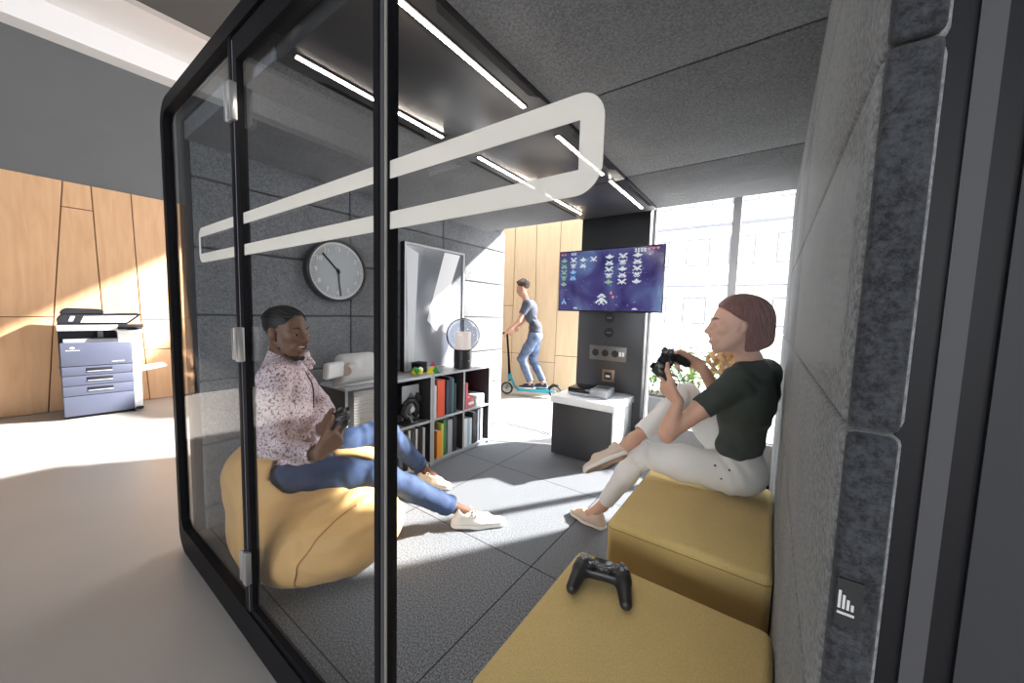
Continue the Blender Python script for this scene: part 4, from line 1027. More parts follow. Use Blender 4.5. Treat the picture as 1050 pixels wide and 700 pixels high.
def eyes_teeth(parent, P, R, hs, iris, browm, lipm, smile, male):
    EW = mat('eye_white', (.75, .73, .70), .25); IR = mat('iris_%s' % iris[0], iris[1], .2); TE = mat('teeth', (.88, .86, .80), .3)
    R4 = Matrix([list(R[:, 0]), list(R[:, 1]), list(R[:, 2])])    # columns
    for b in (-1, 1):
        s = SDF(); s.ell(P(.0735, .031 * b, .001), [.0120 * hs] * 3, k=0); e = link('eye', s.mesh('eye', .0016), EW, parent, world=True)
        s = SDF(); s.ell(P(.0832, .031 * b, .001), [.0034 * hs, .0066 * hs, .0066 * hs], R=R, k=0); link('iris', s.mesh('iris', .0012), IR, e, world=True)
        s = SDF(); s.chain([P(.094, .014 * b, .026), P(.090, .032 * b, .034), P(.074, .050 * b, .029)], [.0034 * hs, .0038 * hs, .0022 * hs], .003); link('eyebrow', s.mesh('eyebrow', .0016), browm, parent, world=True)
    if smile > .2:
        s = SDF(); s.ell(P(.0785, 0, -.0580), [.0185 * hs, .0275 * hs, .0080 * hs], R=R, k=0)
        link('teeth', s.mesh('teeth', .0016), TE, parent, world=True)
    s = SDF()
    for b in (-1, 1):
        if smile > .2:
            s.chain([P(.1030, 0, -.0503), P(.0965, .016 * b, -.0482), P(.0785, .035 * b, -.0460)], [.0044 * hs, .0042 * hs, .0026 * hs], .004)
            s.chain([P(.1000, 0, -.0760), P(.0945, .018 * b, -.0700), P(.0795, .034 * b, -.0490)], [.0054 * hs, .0048 * hs, .0026 * hs], .004)
        else:
            s.cap(P(.1035, 0, -.0562), P(.0875, .0255 * b, -.0592), .0048 * hs, .0026 * hs, .004); s.cap(P(.1015, 0, -.0692), P(.0865, .0235 * b, -.0612), .0054 * hs, .0026 * hs, .004)
    link('lips', s.mesh('lips', .0016), lipm, parent, world=True)

def folds(amp, *waves):
    """cloth folds as a small displacement of the implicit surface"""
    def f(X, Y, Z):
        d = 0
        for (c, r, v, fr, a) in waves:
            c = np.array(c); v = nrm(v); w = np.exp(-((X - c[0]) ** 2 + (Y - c[1]) ** 2 + (Z - c[2]) ** 2) / r ** 2)
            ph = (X * v[0] + Y * v[1] + Z * v[2]) * fr
            d = d + a * w * np.sin(ph + 1.3 * np.sin(X * 23 + Y * 17) + .8 * np.sin(Z * 31))
        return d + amp * (np.sin(X * 61 + 2 * np.sin(Y * 37)) * np.sin(Y * 53 + Z * 41) * .5 + .5 * np.sin(Z * 73 + 3 * np.sin(X * 29 + Y * 19)))
    return f
def skin(name, c, c2):
    m = mat(name, c, .48, var=.10, vscale=9, bump=.05, bscale=220)
    b = m.node_tree.nodes['Principled BSDF']; b.inputs['Subsurface Weight'].default_value = .12; b.inputs['Subsurface Radius'].default_value = c2; b.inputs['Subsurface Scale'].default_value = .02
    return m

def shoe(parent, heel, toe, up, w, hgt, upper, sole, ankle, kind):
    """a low shoe from heel to toe; the sole lies on the ground plane given by up"""
    heel = np.array(heel, float); toe = np.array(toe, float); u = nrm(up); d = nrm(toe - heel); u = nrm(u - d * (d @ u)); a = np.cross(u, d); Ln = np.linalg.norm(toe - heel)
    Q = lambda x, y, z: heel + d * x * Ln + a * y + u * z
    s = SDF()
    s.cap(Q(.12, 0, .030), Q(.48, 0, .032), w * .80, w * .92, .03, flat=u, fs=.5).cap(Q(.48, 0, .032), Q(.84, 0, .026), w * .95, w * .72, .03, flat=u, fs=.5)
    s.cap(Q(.14, 0, .045), Q(.17, 0, hgt), w * .62, w * .55, .02); s.cap(Q(.18, 0, hgt * .75), Q(.62, 0, .045), w * .62, w * .62, .03)
    s.half(Q(0, 0, .016), -u)
    A = np.array(ankle, float)
    s.cap(Q(.20, 0, hgt * .8), Q(.24, 0, hgt + .09), w * .50, w * .54, .008, 's')
    if kind == 'slip': s.cap(Q(.32, 0, hgt * .95), Q(.50, 0, hgt * .95), w * .40, w * .34, .012, 's')
    up_ = link('upper' if kind != 'x' else 'shoe', s.mesh('upper', .0032), upper, parent, world=True)
    s = SDF()
    s.cap(Q(.12, 0, .012), Q(.48, 0, .012), w * .84, w * .97, .03, flat=u, fs=.6).cap(Q(.48, 0, .012), Q(.86, 0, .012), w * .98, w * .74, .03, flat=u, fs=.6)
    s.half(Q(0, 0, .0235), u, k=.004).half(Q(0, 0, .0015), -u, k=.004)
    return up_, s, Q, u, a, d

# ================================================================== MAN
MAN_PAD = frame((-1.715, .945, .742), (.86, -.50, -.12), (.42, .72, .55))
man = thing('person', 'man in a pink patterned shirt and blue jeans, laughing in the yellow beanbag', 'person', (-2.02, .90, .36), 0, None)
bpy.context.view_layer.update()
F2 = nrm((.50, .86, 0)); RT = nrm((.86, -.50, 0)); UP = V(0, 0, 1)
pel = V(-2.045, .905, .425); rhip = V(-1.965, .845, .42); lhip = V(-2.115, .935, .42)
rknee = V(-1.700, 1.175, .372); rank = V(-1.515, 1.525, .110)
lknee = V(-2.00, 1.40, .515); lank = V(-2.085, 1.775, .12)
nb = V(-2.105, .850, 1.022)
rsh = V(-1.955, .745, .942); lsh = V(-2.265, .955, .950)
relb = V(-1.955, .715, .615); lelb = V(-2.08, 1.045, .715)
def Pm(M4, x, y, z): return np.array(M4 @ Vector((x * CS, y * CS, z * CS)))
def Dm(M4, x, y, z): return np.array(M4.to_3x3() @ Vector((x, y, z)))
hc = V(-2.055, .850, 1.158); hf = V(.90, .42, -.06); HS = 1.06
mb = SDF()
SPN = np.array([F2, RT, UP])
# torso under the clothes, limbs
mb.ell(nb - UP * .22, (.085, .135, .20), SPN, .03).ell(pel + UP * .08, (.09, .13, .16), SPN, .05).ell(pel, (.10, .14, .10), SPN, .05)
mb.chain([nb - UP * .06 - F2 * .02, nb + UP * .03, hc - UP * .05 - nrm(hf) * .02], [.062, .058, .058], .03)
mb.cap(rsh, lsh, .05, .05, .04)
for hip, kn, an in ((rhip, rknee, rank), (lhip, lknee, lank)): mb.chain([hip, kn, an], [.070, .046, .034], .03)
wr_r = Pm(MAN_PAD, .118, -.118, -.034); wr_l = Pm(MAN_PAD, -.118, -.118, -.034)
mb.chain([rsh, relb, wr_r], [.045, .036, .027], .02); mb.chain([lsh, lelb, wr_l], [.045, .036, .027], .02)
def grip_hands(s, M4, hs, wr, wl_):
    for sg, wpos in ((1, wr), (-1, wl_)):
        kn = Pm(M4, sg * .089, -.006, -.030)
        s_dir = kn - wpos
        thumb = [Pm(M4, sg * .088, -.052, .014), Pm(M4, sg * .066, -.018, .036), Pm(M4, sg * .040, -.004, .045)]
        hand(s, wpos, s_dir, Dm(M4, -sg * .9, .05, .12), Dm(M4, sg * .1, .0, 1), [(.30, .5, .35), (.95, .95, .55), (1.0, 1.05, .6), (1.05, 1.05, .6)], hs, thumb)
grip_hands(mb, MAN_PAD, 1.12, wr_r, wr_l)
# ankles and feet inside the shoes
mb.cap(rank, V(-1.38, 1.62, .055), .034, .03, .02); mb.cap(lank, V(-1.95, 1.80, .055), .034, .03, .02)
PH, RH = head(mb, hc, hf, UP + .06 * F2, HS, .9, True)
ctrl_prims(MAN_PAD).copyinto(mb, 's', .0032, .002)
SKM = skin('skin_deep_brown', (.185, .090, .052), (.6, .25, .15))
body = link('body', mb.mesh('body', .0034), SKM, man, world=True)
HAIRK = mat('hair_black', (.009, .008, .008), .5, bump=.4, bscale=300)
eyes_teeth(man, PH, RH, HS, ('dark', (.02, .01, .006)), HAIRK, mat('lips_brown', (.17, .07, .055), .4), .9, True)
# cornrows: a close cap and ridges running from the brow to the nape
s = SDF(); s.ell(PH(-.017, 0, .046), (.101 * HS, .0805 * HS, .083 * HS), RH, 0)
s.half(PH(.050, 0, .055), RH[0] * .9 - RH[2] * .42, .006); s.half(PH(.0, 0, -.012), -RH[2] + RH[0] * .35, .006)
s.half(PH(.022, 0, .040), RH[0], .008, n2=-RH[2], pt2=PH(0, 0, .040))
hr = link('hair', s.mesh('hair', .003), HAIRK, man, world=True)
bm = bmesh.new()
for k in range(-5, 6):
    th = k * .235
    pts = []
    for a in np.linspace(.62 + .05 * abs(k), PI * .98, 22):
        # great circles tipped about the forward axis
        x = .103 * math.cos(a); r = math.sin(a); y = .083 * math.sin(th) * (r * .9 + .1); z = .085 * math.cos(th) * r
        pts.append(PH(-.017 + x, y, .046 + z))
    tube(bm, pts, [.0058 * HS * (1 - .35 * (i / 21)) for i in range(22)], 7)
from_bm('braids', bm, HAIRK, hr, smooth=True, world=True)['kind'] = 'stuff'
s = SDF()
for b in (-1, 1): s.chain([PH(.012, .0715 * b, .010), PH(.012, .0735 * b, -.030), PH(.026, .064 * b, -.068), PH(.050, .047 * b, -.096), PH(.078, .018 * b, -.116)], [.0035 * HS, .0042 * HS, .0060 * HS, .0095 * HS, .0135 * HS], .012)
s.ell(PH(.074, 0, -.112), (.022 * HS, .026 * HS, .014 * HS), RH, .012); s.cap(PH(.098, .020, -.0455), PH(.098, -.020, -.0455), .0035 * HS, .0035 * HS, .004)
s.cap(PH(.096, .02, -.046), PH(.084, .034, -.072), .0035 * HS, .004 * HS, .004); s.cap(PH(.096, -.02, -.046), PH(.084, -.034, -.072), .0035 * HS, .004 * HS, .004)
link('beard', s.mesh('beard', .0026), mat('beard_black', (.016, .010, .008), .7, bump=.5, bscale=350), man, world=True)
# shirt
SHIRT = bpy.data.materials.new('paisley_shirt'); nt, N, L, b = nodes(SHIRT); b.inputs['Roughness'].default_value = .75
tc = N.new('ShaderNodeTexCoord'); vo = N.new('ShaderNodeTexVoronoi'); vo.feature = 'DISTANCE_TO_EDGE'; vo.inputs['Scale'].default_value = 62
ns = N.new('ShaderNodeTexNoise'); ns.inputs['Scale'].default_value = 22; ns.inputs['Detail'].default_value = 3
ad = N.new('ShaderNodeMix'); ad.data_type = 'VECTOR'; ad.inputs[0].default_value = .06
L.new(tc.outputs['Object'], ns.inputs['Vector']); L.new(tc.outputs['Object'], ad.inputs[4]); L.new(ns.outputs['Color'], ad.inputs[5]); L.new(ad.outputs[1], vo.inputs['Vector'])
n2 = N.new('ShaderNodeTexNoise'); n2.inputs['Scale'].default_value = 75; n2.inputs['Detail'].default_value = 2; L.new(tc.outputs['Object'], n2.inputs['Vector'])
sm = N.new('ShaderNodeMath'); sm.operation = 'MULTIPLY_ADD'; sm.inputs[1].default_value = 1.5; L.new(vo.outputs['Distance'], sm.inputs[0]); L.new(n2.outputs['Fac'], sm.inputs[2])
cr = N.new('ShaderNodeValToRGB'); e = cr.color_ramp.elements; e[0].position = .47; e[0].color = (.20, .07, .10, 1); e[1].position = .65; e[1].color = (.80, .69, .72, 1); x = e.new(.55); x.color = (.48, .29, .34, 1)
L.new(sm.outputs[0], cr.inputs['Fac']); L.new(cr.outputs['Color'], b.inputs['Base Color'])
sh = SDF()
sh.ell(nb - UP * .20 + F2 * .005, (.125, .178, .19), SPN, .03).ell(nb - UP * .36 + F2 * .012, (.128, .165, .17), SPN, .05).ell(pel + UP * .06 + F2 * .0, (.135, .172, .12), SPN, .05)
sh.cap(rsh + RT * -.01, lsh + RT * .01, .066, .066, .05); sh.cap(nb - UP * .04, nb + UP * .016, .090, .070, .04); sh.cap(nb - UP * .02, rsh + UP * .012, .06, .055, .04); sh.cap(nb - UP * .02, lsh + UP * .012, .06, .055, .04)
def sleeve(s, a, b, c, r):
    e = b + (c - b) * .80
    s.chain([a, b, e], [r[0], r[1], r[2]], .025); d = nrm(c - b)
    s.cut(e + d * .008, d, .075, .10)
    return e, d
er, dr_ = sleeve(sh, rsh, relb, wr_r, (.066, .056, .044)); elf, dl_ = sleeve(sh, lsh, lelb, wr_l, (.066, .056, .044))
for e_, d_ in ((er, dr_), (elf, dl_)):
    sh.cap(e_ - d_ * .004, e_ + d_ * .020, .0465, .0475, .004); sh.cap(e_ + d_ * .015, e_ + d_ * .07, .039, .039, .003, 's')
sh.cap(nb + UP * .0, nb + UP * .06 + F2 * .01, .055, .066, .006, 's')
fo = folds(.0012, (relb, .13, (0, .4, 1), 95, .006), (lelb, .12, (.3, .3, 1), 95, .006), (pel + UP * .16, .20, (.2, .3, 1), 62, .006), (nb - UP * .2 + RT * .1, .16, (1, .2, .8), 58, .004))
shirt = link('shirt', sh.mesh('shirt', .0045, fo), SHIRT, man, world=True)
# collar flaps, placket, cuffs' dark piping
for b in (-1, 1):
    s = SDF()
    s.chain([nb + UP * .052 - F2 * .056, nb + UP * .056 + RT * b * .076 - F2 * .01, nb + UP * .040 + F2 * .070 + RT * b * .028], [.011, .012, .011], .008, flat=UP, fs=1.5)
    s.chain([nb + UP * .048 + RT * b * .070 + F2 * .01, nb + UP * .014 + F2 * .100 + RT * b * .058, nb - UP * .046 + F2 * .136 + RT * b * .080], [.014, .018, .008], .012)
    s.chain([nb + UP * .036 + F2 * .072 + RT * b * .026, nb - UP * .046 + F2 * .136 + RT * b * .080], [.013, .008], .016)
    link('collar', s.mesh('collar', .0035), SHIRT, shirt, world=True)
bm = bmesh.new()
pl_ = [nb + F2 * (.066 + .064 * min(1, t_ * 3) + .012 * math.sin(t_ * 3)) - UP * (.0 + .46 * t_) + RT * .004 for t_ in np.linspace(.02, .95, 14)]
tube(bm, pl_, .0035, 6); from_bm('placket', bm, mat('placket_dark', (.08, .04, .06), .7), shirt, smooth=True, world=True)
# jeans
JEAN = mat('blue_denim', (.028, .056, .135), .8, var=.38, vscale=14, bump=.25, bscale=420)
pt = SDF()
pt.ell(pel - UP * .0, (.135, .178, .115), SPN, .04)
def leg(s, h, k, a, r, cut):
    s.chain([h, h + (k - h) * .5, k], [r[0], r[1], r[2]], .04); d = nrm(a - k); e = k + d * (np.linalg.norm(a - k) - cut)
    s.chain([k, k + (e - k) * .4, e], [r[2], r[3], r[4]], .03); s.cut(e, d, .085, .10); return e, d
ej, dj = leg(pt, rhip, rknee, rank, (.108, .092, .074, .068, .060), .0); ek, dk = leg(pt, lhip, lknee, lank, (.105, .090, .074, .068, .060), .02)
pt.cap(ej - dj * .01, ej + dj * .05, .047, .047, .003, 's'); pt.cap(ek - dk * .01, ek + dk * .05, .047, .047, .003, 's')
pt.half(pel + UP * .10 - F2 * .0, UP, .01, n2=-F2, pt2=pel + F2 * .12)
fj = folds(.0012, (rknee, .14, nrm(rank - rhip), 85, .006), (lknee, .14, nrm(lank - lhip) + .3 * UP, 85, .006), (ej, .10, dj, 95, .006), (ek, .1, dk, 95, .006), ((rhip + rknee) / 2, .14, (.6, .2, .8), 60, .004), (rhip, .14, (.9, -.2, .3), 75, .006))
link('jeans', pt.mesh('jeans', .0045, fj), JEAN, man, world=True)
SNK = mat('sneaker_white', (.66, .64, .60), .6, var=.05, bump=.05); SOL = mat('sole_white', (.72, .71, .68), .6); LAC = mat('lace_white', (.75, .74, .70), .7)
def sneaker(nm, heel, toe, ank):
    r = thing_part = bpy.data.objects.new('sneaker', None); C.objects.link(r); r.parent = man; bpy.context.view_layer.update(); r.matrix_parent_inverse = man.matrix_world.inverted()
    u_, s, Q, u, a, d = shoe(r, heel, toe, UP, .052, .085, SNK, SOL, ank, 'lace')
    link('sole', s.mesh('sole', .003), SOL, r, world=True)
    bm = bmesh.new()
    for k in range(6):
        x = .38 + .052 * k; z = .088 - .0062 * k
        tube(bm, [Q(x, -.034, z - .016), Q(x + .008, -.018, z), Q(x + .012, 0, z + .006), Q(x + .016, .018, z), Q(x + .02, .034, z - .016)], .0032, 6)
    tube(bm, [Q(.36, -.012, .098), Q(.33, -.03, .104), Q(.34, -.045, .088)], .0028, 6); tube(bm, [Q(.36, .012, .098), Q(.33, .03, .104), Q(.34, .045, .088)], .0028, 6)
    from_bm('laces', bm, LAC, r, smooth=True, world=True)
    return r
sneaker('r', (-1.495, 1.510, .0), (-1.235, 1.738, .0), rank); sneaker('l', (-2.085, 1.745, .0), (-1.815, 1.835, .0), lank)
controller('black game controller held by the man in the pink patterned shirt', MAN_PAD, False)

# beanbag: moulded round the man, pressed against the glass
bg = SDF()
bg.ell((-1.93, .945, .165), (.475, .405, .245), k=0).ell((-2.135, .855, .40), (.255, .275, .215), k=.14).ell((-1.66, .97, .22), (.20, .25, .15), k=.08).ell((-1.93, 1.16, .33), (.22, .20, .15), k=.1)
bg.rbox((-2.42, 1.62, .4), (.22, .385, .45), .001, k=.03, op='s'); bg.half((0, .562, 0), (0, -1, 0), .05); bg.half((0, 0, .003), (0, 0, -1), .05)
pt.copyinto(bg, 's', .020, .03); sh.copyinto(bg, 's', .020, .02)
def bagfold(X, Y, Z):
    r1 = np.sqrt((X + 1.62) ** 2 + (Y - .78) ** 2 + (Z - .30) ** 2); a1 = np.arctan2(Z - .30, X + 1.62)
    d = .007 * np.exp(-((r1 - .20) / .13) ** 2) * np.sin(a1 * 7 + 2 * np.sin(r1 * 20)) * np.clip((X + 1.80) / .2, 0, 1)
    d = d + .005 * np.sin(X * 17 + 3 * np.sin(Z * 9)) * np.sin(Z * 15 + 2 * np.sin(X * 7 + Y * 5)) + .0016 * np.sin(X * 47 + Z * 39 + 2 * np.sin(Y * 31))
    d = d + .014 * np.exp(-((Z - .37 - .25 * (X + 1.75) - .02 * np.sin(X * 30)) / .02) ** 2) * np.exp(-((X + 1.62) / .16) ** 2)
    d = d + .010 * np.exp(-((Z - .29 + .35 * (X + 1.6) - .02 * np.sin(X * 25)) / .018) ** 2) * np.exp(-((X + 1.52) / .10) ** 2)
    return d
bt = thing('beanbag', 'big yellow-orange beanbag behind the glass, squashed under the seated man', 'beanbag', (-1.93, .95, 0))
BAGM = mat('beanbag_yellow', (.82, .50, .185), .62, var=.06, vscale=4, bump=.12, bscale=30, sheen=.1)
bpy.context.view_layer.update()
bag = link('cover', bg.mesh('cover', .0075, bagfold, 2), BAGM, bt, world=True)
bm = bmesh.new()
# seam piping, projected onto the cover
from mathutils.bvhtree import BVHTree
bvh = BVHTree.FromPolygons([v.co.copy() for v in bag.data.vertices], [tuple(p.vertices) for p in bag.data.polygons])
pts = []
for t_ in np.linspace(0, 1, 40):
    o_ = Vector((-1.45 - .12 * t_, .2, .42 - .40 * t_)); h_ = bvh.ray_cast(o_, Vector((-.12, 1, 0)).normalized())
    if h_[0] is not None: pts.append(h_[0])
if len(pts) > 4:
    tube(bm, pts, .004, 6); from_bm('seam', bm, mat('beanbag_seam', (.55, .22, .06), .7), bt, smooth=True, world=True)

# ================================================================== WOMAN
WPAD = frame((-.402, 1.872, 1.072), (.20, .78, .56), (-.80, .08, .55))
wom = thing('person', 'red-haired woman in a dark green top and white trousers on the yellow stool', 'person', (-.105, 2.12, .43), 0, None)
bpy.context.view_layer.update()
WF = nrm((-.93, .36, 0)); WR = nrm((.36, .93, 0)); SPW = np.array([WF, WR, UP])     # facing, her right
wp = V(-.090, 2.12, .545); lh = V(-.125, 2.045, .54); rh = V(-.095, 2.215, .54)
lk = V(-.535, 2.00, .545); la = V(-.775, 2.105, .12)
rk = V(-.365, 2.235, .855); ra = V(-.560, 1.930, .640)
wn_ = V(-.075, 2.09, 1.075)
wls = V(-.115, 1.965, 1.005); wrs = V(-.012, 2.245, 1.030)
wle = V(-.372, 1.815, .740); wre = V(-.190, 2.245, .845)
WHC = V(-.145, 2.045, 1.265); WHF = V(-1, -.34, -.02); WHS = 1.05
wbd = SDF()
wbd.ell(wn_ - UP * .21, (.075, .12, .17), SPW, .03).ell(wp + UP * .12, (.075, .115, .15), SPW, .05).ell(wp, (.09, .14, .085), SPW, .05)
wbd.cap(wls, wrs, .042, .042, .04)
wbd.chain([wn_ - UP * .05, wn_ + UP * .03, WHC - UP * .05 + V(.02, 0, 0)], [.055, .046, .045], .035)
wbd.cap(wn_ - UP * .02, wls + UP * .03, .045, .035, .04); wbd.cap(wn_ - UP * .02, wrs + UP * .03, .045, .035, .04)
wbd.chain([lh, lk, la], [.066, .044, .031], .03); wbd.chain([rh, rk, ra], [.066, .044, .031], .03)
ww_l = Pm(WPAD, -.112, -.118, -.045); ww_r = Pm(WPAD, .112, -.118, -.030)
wbd.chain([wls, (wls + wle) / 2, wle], [.045, .043, .036], .02).chain([wle, wle + (ww_l - wle) * .3, ww_l], [.036, .037, .024], .02)
wbd.chain([wrs, wre], [.045, .036], .02).chain([wre, wre + (ww_r - wre) * .3, ww_r], [.036, .036, .024], .02)
grip_hands(wbd, WPAD, 1.0, ww_r, ww_l)
LH, LT = V(-.742, 2.058, 0), V(-.985, 2.098, 0)
RHL, RTO = V(-.560, 1.862, .578), V(-.722, 1.690, .498)
wbd.chain([la, LH + .42 * (LT - LH) + UP * .045, LH + .75 * (LT - LH) + UP * .035], [.034, .032, .024], .02)
rup = nrm(np.array(ra) - (RHL + .2 * (RTO - RHL)))
wbd.chain([ra, RHL + .42 * (RTO - RHL) + rup * .045, RHL + .75 * (RTO - RHL) + rup * .035], [.034, .032, .024], .02)
PW, RW = head(wbd, WHC, WHF, UP, WHS, 1.0, False)
ctrl_prims(WPAD).copyinto(wbd, 's', .0032, .002)
SKW = skin('skin_fair', (.60, .35, .25), (.8, .35, .2))
link('body', wbd.mesh('body', .0034), SKW, wom, world=True)
AUB = bpy.data.materials.new('auburn_hair'); nt, N, L, b = nodes(AUB); b.inputs['Roughness'].default_value = .5; b.inputs['Specular IOR Level'].default_value = .3
tc = N.new('ShaderNodeTexCoord'); mp = N.new('ShaderNodeMapping'); mp.inputs['Scale'].default_value = (1, 1, .16); mp.inputs['Rotation'].default_value = (0, .3, 0)
n = N.new('ShaderNodeTexNoise'); n.inputs['Scale'].default_value = 160; n.inputs['Detail'].default_value = 4
cr = N.new('ShaderNodeValToRGB'); cr.color_ramp.elements[0].color = (.050, .010, .008, 1); cr.color_ramp.elements[1].color = (.25, .075, .048, 1); cr.color_ramp.elements[0].position = .35; cr.color_ramp.elements[1].position = .7
bp = N.new('ShaderNodeBump'); bp.inputs['Strength'].default_value = .6; bp.inputs['Distance'].default_value = .003
L.new(tc.outputs['Object'], mp.inputs[0]); L.new(mp.outputs[0], n.inputs['Vector']); L.new(n.outputs['Fac'], cr.inputs['Fac']); L.new(cr.outputs['Color'], b.inputs['Base Color']); L.new(n.outputs['Fac'], bp.inputs['Height']); L.new(bp.outputs['Normal'], b.inputs['Normal'])
BROWN = mat('brow_brown', (.10, .045, .03), .7)
eyes_teeth(wom, PW, RW, WHS, ('hazel', (.06, .045, .02)), BROWN, mat('lips_rose', (.50, .14, .13), .35), 1.0, False)
s = SDF(); hs = WHS
s.ell(PW(-.026, 0, .048), (.113 * hs, .092 * hs, .100 * hs), RW, 0)
s.ell(PW(-.082, 0, -.020), (.068 * hs, .088 * hs, .105 * hs), RW, .06 * hs)
s.ell(PW(-.088, 0, -.088), (.056 * hs, .078 * hs, .066 * hs), RW, .04 * hs)
s.half(PW(.036, 0, .056), .60 * RW[0] - .80 * RW[2], .022, n2=RW[0], pt2=PW(-.020, 0, 0))   # swept back from brow to ear
s.half(PW(.078, 0, .085), RW[0] * .97 - RW[2] * .2, .014)
s.half(PW(0, 0, -.142), -RW[2] - .42 * RW[0], .03)
s.cap(PW(.0, .070, -.005), PW(.0, .115, -.005), .028 * hs, .036 * hs, .012, 's'); s.cap(PW(.0, -.070, -.005), PW(.0, -.115, -.005), .028 * hs, .036 * hs, .012, 's')
def hairwave(X, Y, Z): return .0007 * np.sin((X * 1.0 + Y * .9) * 300 + 10 * np.sin(Z * 7)) + .0006 * np.sin((X - Y) * 210 + Z * 30)
hair = link('hair', s.mesh('hair', .0035, hairwave), AUB, wom, world=True)
from mathutils.bvhtree import BVHTree
hb = BVHTree.FromPolygons([v.co.copy() for v in hair.data.vertices], [tuple(p.vertices) for p in hair.data.polygons])
bm = bmesh.new(); rnd = random.Random(9)
for k in range(130):
    th = rnd.uniform(.35, 2 * PI - .35); cen = np.array(PW(-.045, 0, .02)); pts = []
    for i, ph in enumerate(np.linspace(1.35 - .2 * rnd.random(), -.98 + .12 * rnd.random(), 18)):
        tt = th + .10 * math.sin(i * .35 + k) + (.5 - th / (2 * PI)) * .25 * (i / 17)
        dr = RW[0] * math.cos(tt) * math.cos(ph) + RW[1] * math.sin(tt) * math.cos(ph) + RW[2] * math.sin(ph)
        h_ = hb.ray_cast(Vector(cen + dr * .4), Vector(-dr), .39)
        if h_[0] is None: break
        if pts and (h_[0] - pts[-1]).length > .035: break
        pts.append(h_[0] + Vector(dr) * .0004)
    if len(pts) > 5: tube(bm, pts, [.0030 * min(1, .35 + .25 * min(i, len(pts) - 1 - i)) for i in range(len(pts))], 5)
from_bm('strands', bm, AUB, hair, smooth=True, world=True)['kind'] = 'stuff'
# curls in front of the far shoulder, her hair painted lighter as sunlit
s = SDF(); rnd = random.Random(5)
for k in range(10):
    base = V(-.235 + .013 * k, 2.19 + .012 * (k % 4), 1.135 - .006 * (k % 3)); pts = []
    for t_ in np.linspace(0, 1, 12):
        pts.append(base + V(.014 * math.cos(8 * t_ + k * 2.1), .018 * math.sin(8 * t_ + k * 2.1), -.125 * t_) + V(-.022 * math.sin(t_ * 3), 0, 0))
    s.chain(pts, [.0125 - .006 * t_ for t_ in np.linspace(0, 1, 12)], .004)
link('curls', s.mesh('curls', .0032), mat('sunlit_hair', (.66, .44, .22), .4, var=.3, vscale=60), hair, world=True)['label'] = 'curls coloured as sunlit hair'
# top
TEE = mat('dark_green_jersey', (.042, .054, .046), .85, var=.12, vscale=12, bump=.15, bscale=500)
tp = SDF()
tp.ell(wn_ - UP * .17 - WF * .010, (.108, .155, .165), SPW, .03); tp.chain([wrs - UP * .01, wrs - UP * .10 - WF * .0, wp + UP * .22 + WR * .05], [.052, .062, .085], .05).ell(wn_ - UP * .215 + WF * .055, (.065, .125, .07), SPW, .05).ell(wp + UP * .21, (.088, .130, .15), SPW, .05).ell(wp + UP * .11, (.095, .140, .09), SPW, .04)
tp.cap(wls, wrs, .058, .058, .05); tp.cap(wn_ - UP * .03 - WF * .02, wrs + UP * .005, .055, .052, .04); tp.cap(wn_ - UP * .03 - WF * .01, wls + UP * .005, .055, .052, .04); tp.cap(wn_ - UP * .03 + V(.005, 0, 0), wn_ - UP * .01, .075, .058, .05)
for a_, b_ in ((wls, wle), (wrs, wre)):
    e_ = a_ + (b_ - a_) * .50; d_ = nrm(b_ - a_); tp.chain([a_, e_], [.060, .056], .035); tp.cut(e_, d_, .066, .10)
    tp.cap(e_ - d_ * .012, e_ + d_ * .08, .0505, .0505, .003, 's')
tp.cap(wn_ + UP * .0 + WF * .015, wn_ + UP * .06 + WF * .02, .062, .070, .008, 's')
tp.half(wp + UP * .045, -UP, .006)
ft = folds(.0010, (wp + UP * .18, .18, (.3, .2, 1), 70, .005), (wls, .12, (.2, .6, 1), 80, .004))
link('top', tp.mesh('top', .0045, ft), TEE, wom, world=True)
# trousers
WTR = mat('white_denim', (.72, .71, .69), .8, var=.04, bump=.15, bscale=420)
wt = SDF()
wt.ell(wp - UP * .005 + V(.005, 0, 0), (.118, .168, .105), SPW, .04); wt.ell(wp + V(.02, -.02, -.02), (.10, .10, .085), k=.04)
wt.cap(wp, wp + UP * .085, .115, .108, .04, flat=WF, fs=.86)
er_, dr2 = leg(wt, rh, rk, ra, (.096, .084, .066, .060, .047), .055); wt.cap(er_ - dr2 * .01, er_ + dr2 * .05, .039, .039, .003, 's')
el_, dl2 = leg(wt, lh, lk, la, (.098, .086, .067, .060, .046), .045); wt.cap(el_ - dl2 * .01, el_ + dl2 * .05, .039, .039, .003, 's')
wt.half((0, 0, .4335), -UP, .02, n2=V(1, 0, 0), pt2=(-.52, 0, 0))
fw = folds(.0008, (lh, .13, (.9, .2, .6), 80, .006), (lk, .11, nrm(la - lh), 90, .005), (rk, .11, nrm(ra - rh), 90, .005), (wp, .12, (.3, .2, 1), 80, .004))
tr_ = link('trousers', wt.mesh('trousers', .0045, fw), WTR, wom, world=True)
bm = bmesh.new()
for c_, r_ in ((lh + V(-.05, -.096, .055), .006), (lh + V(-.02, -.10, .0), .005), (lh + V(.01, -.10, .05), .005)): bmesh.ops.create_icosphere(bm, subdivisions=2, radius=r_, matrix=Matrix.Translation(c_))
from_bm('rivets', bm, mat('rivet', (.10, .09, .085), .4, metal=.5), tr_, smooth=True, world=True)['kind'] = 'stuff'
SLP = mat('beige_suede', (.60, .47, .38), .8, var=.06, bump=.2, bscale=300); SLS = mat('slip_sole', (.74, .70, .65), .6); SLB = mat('sole_tan', (.34, .25, .19), .7)
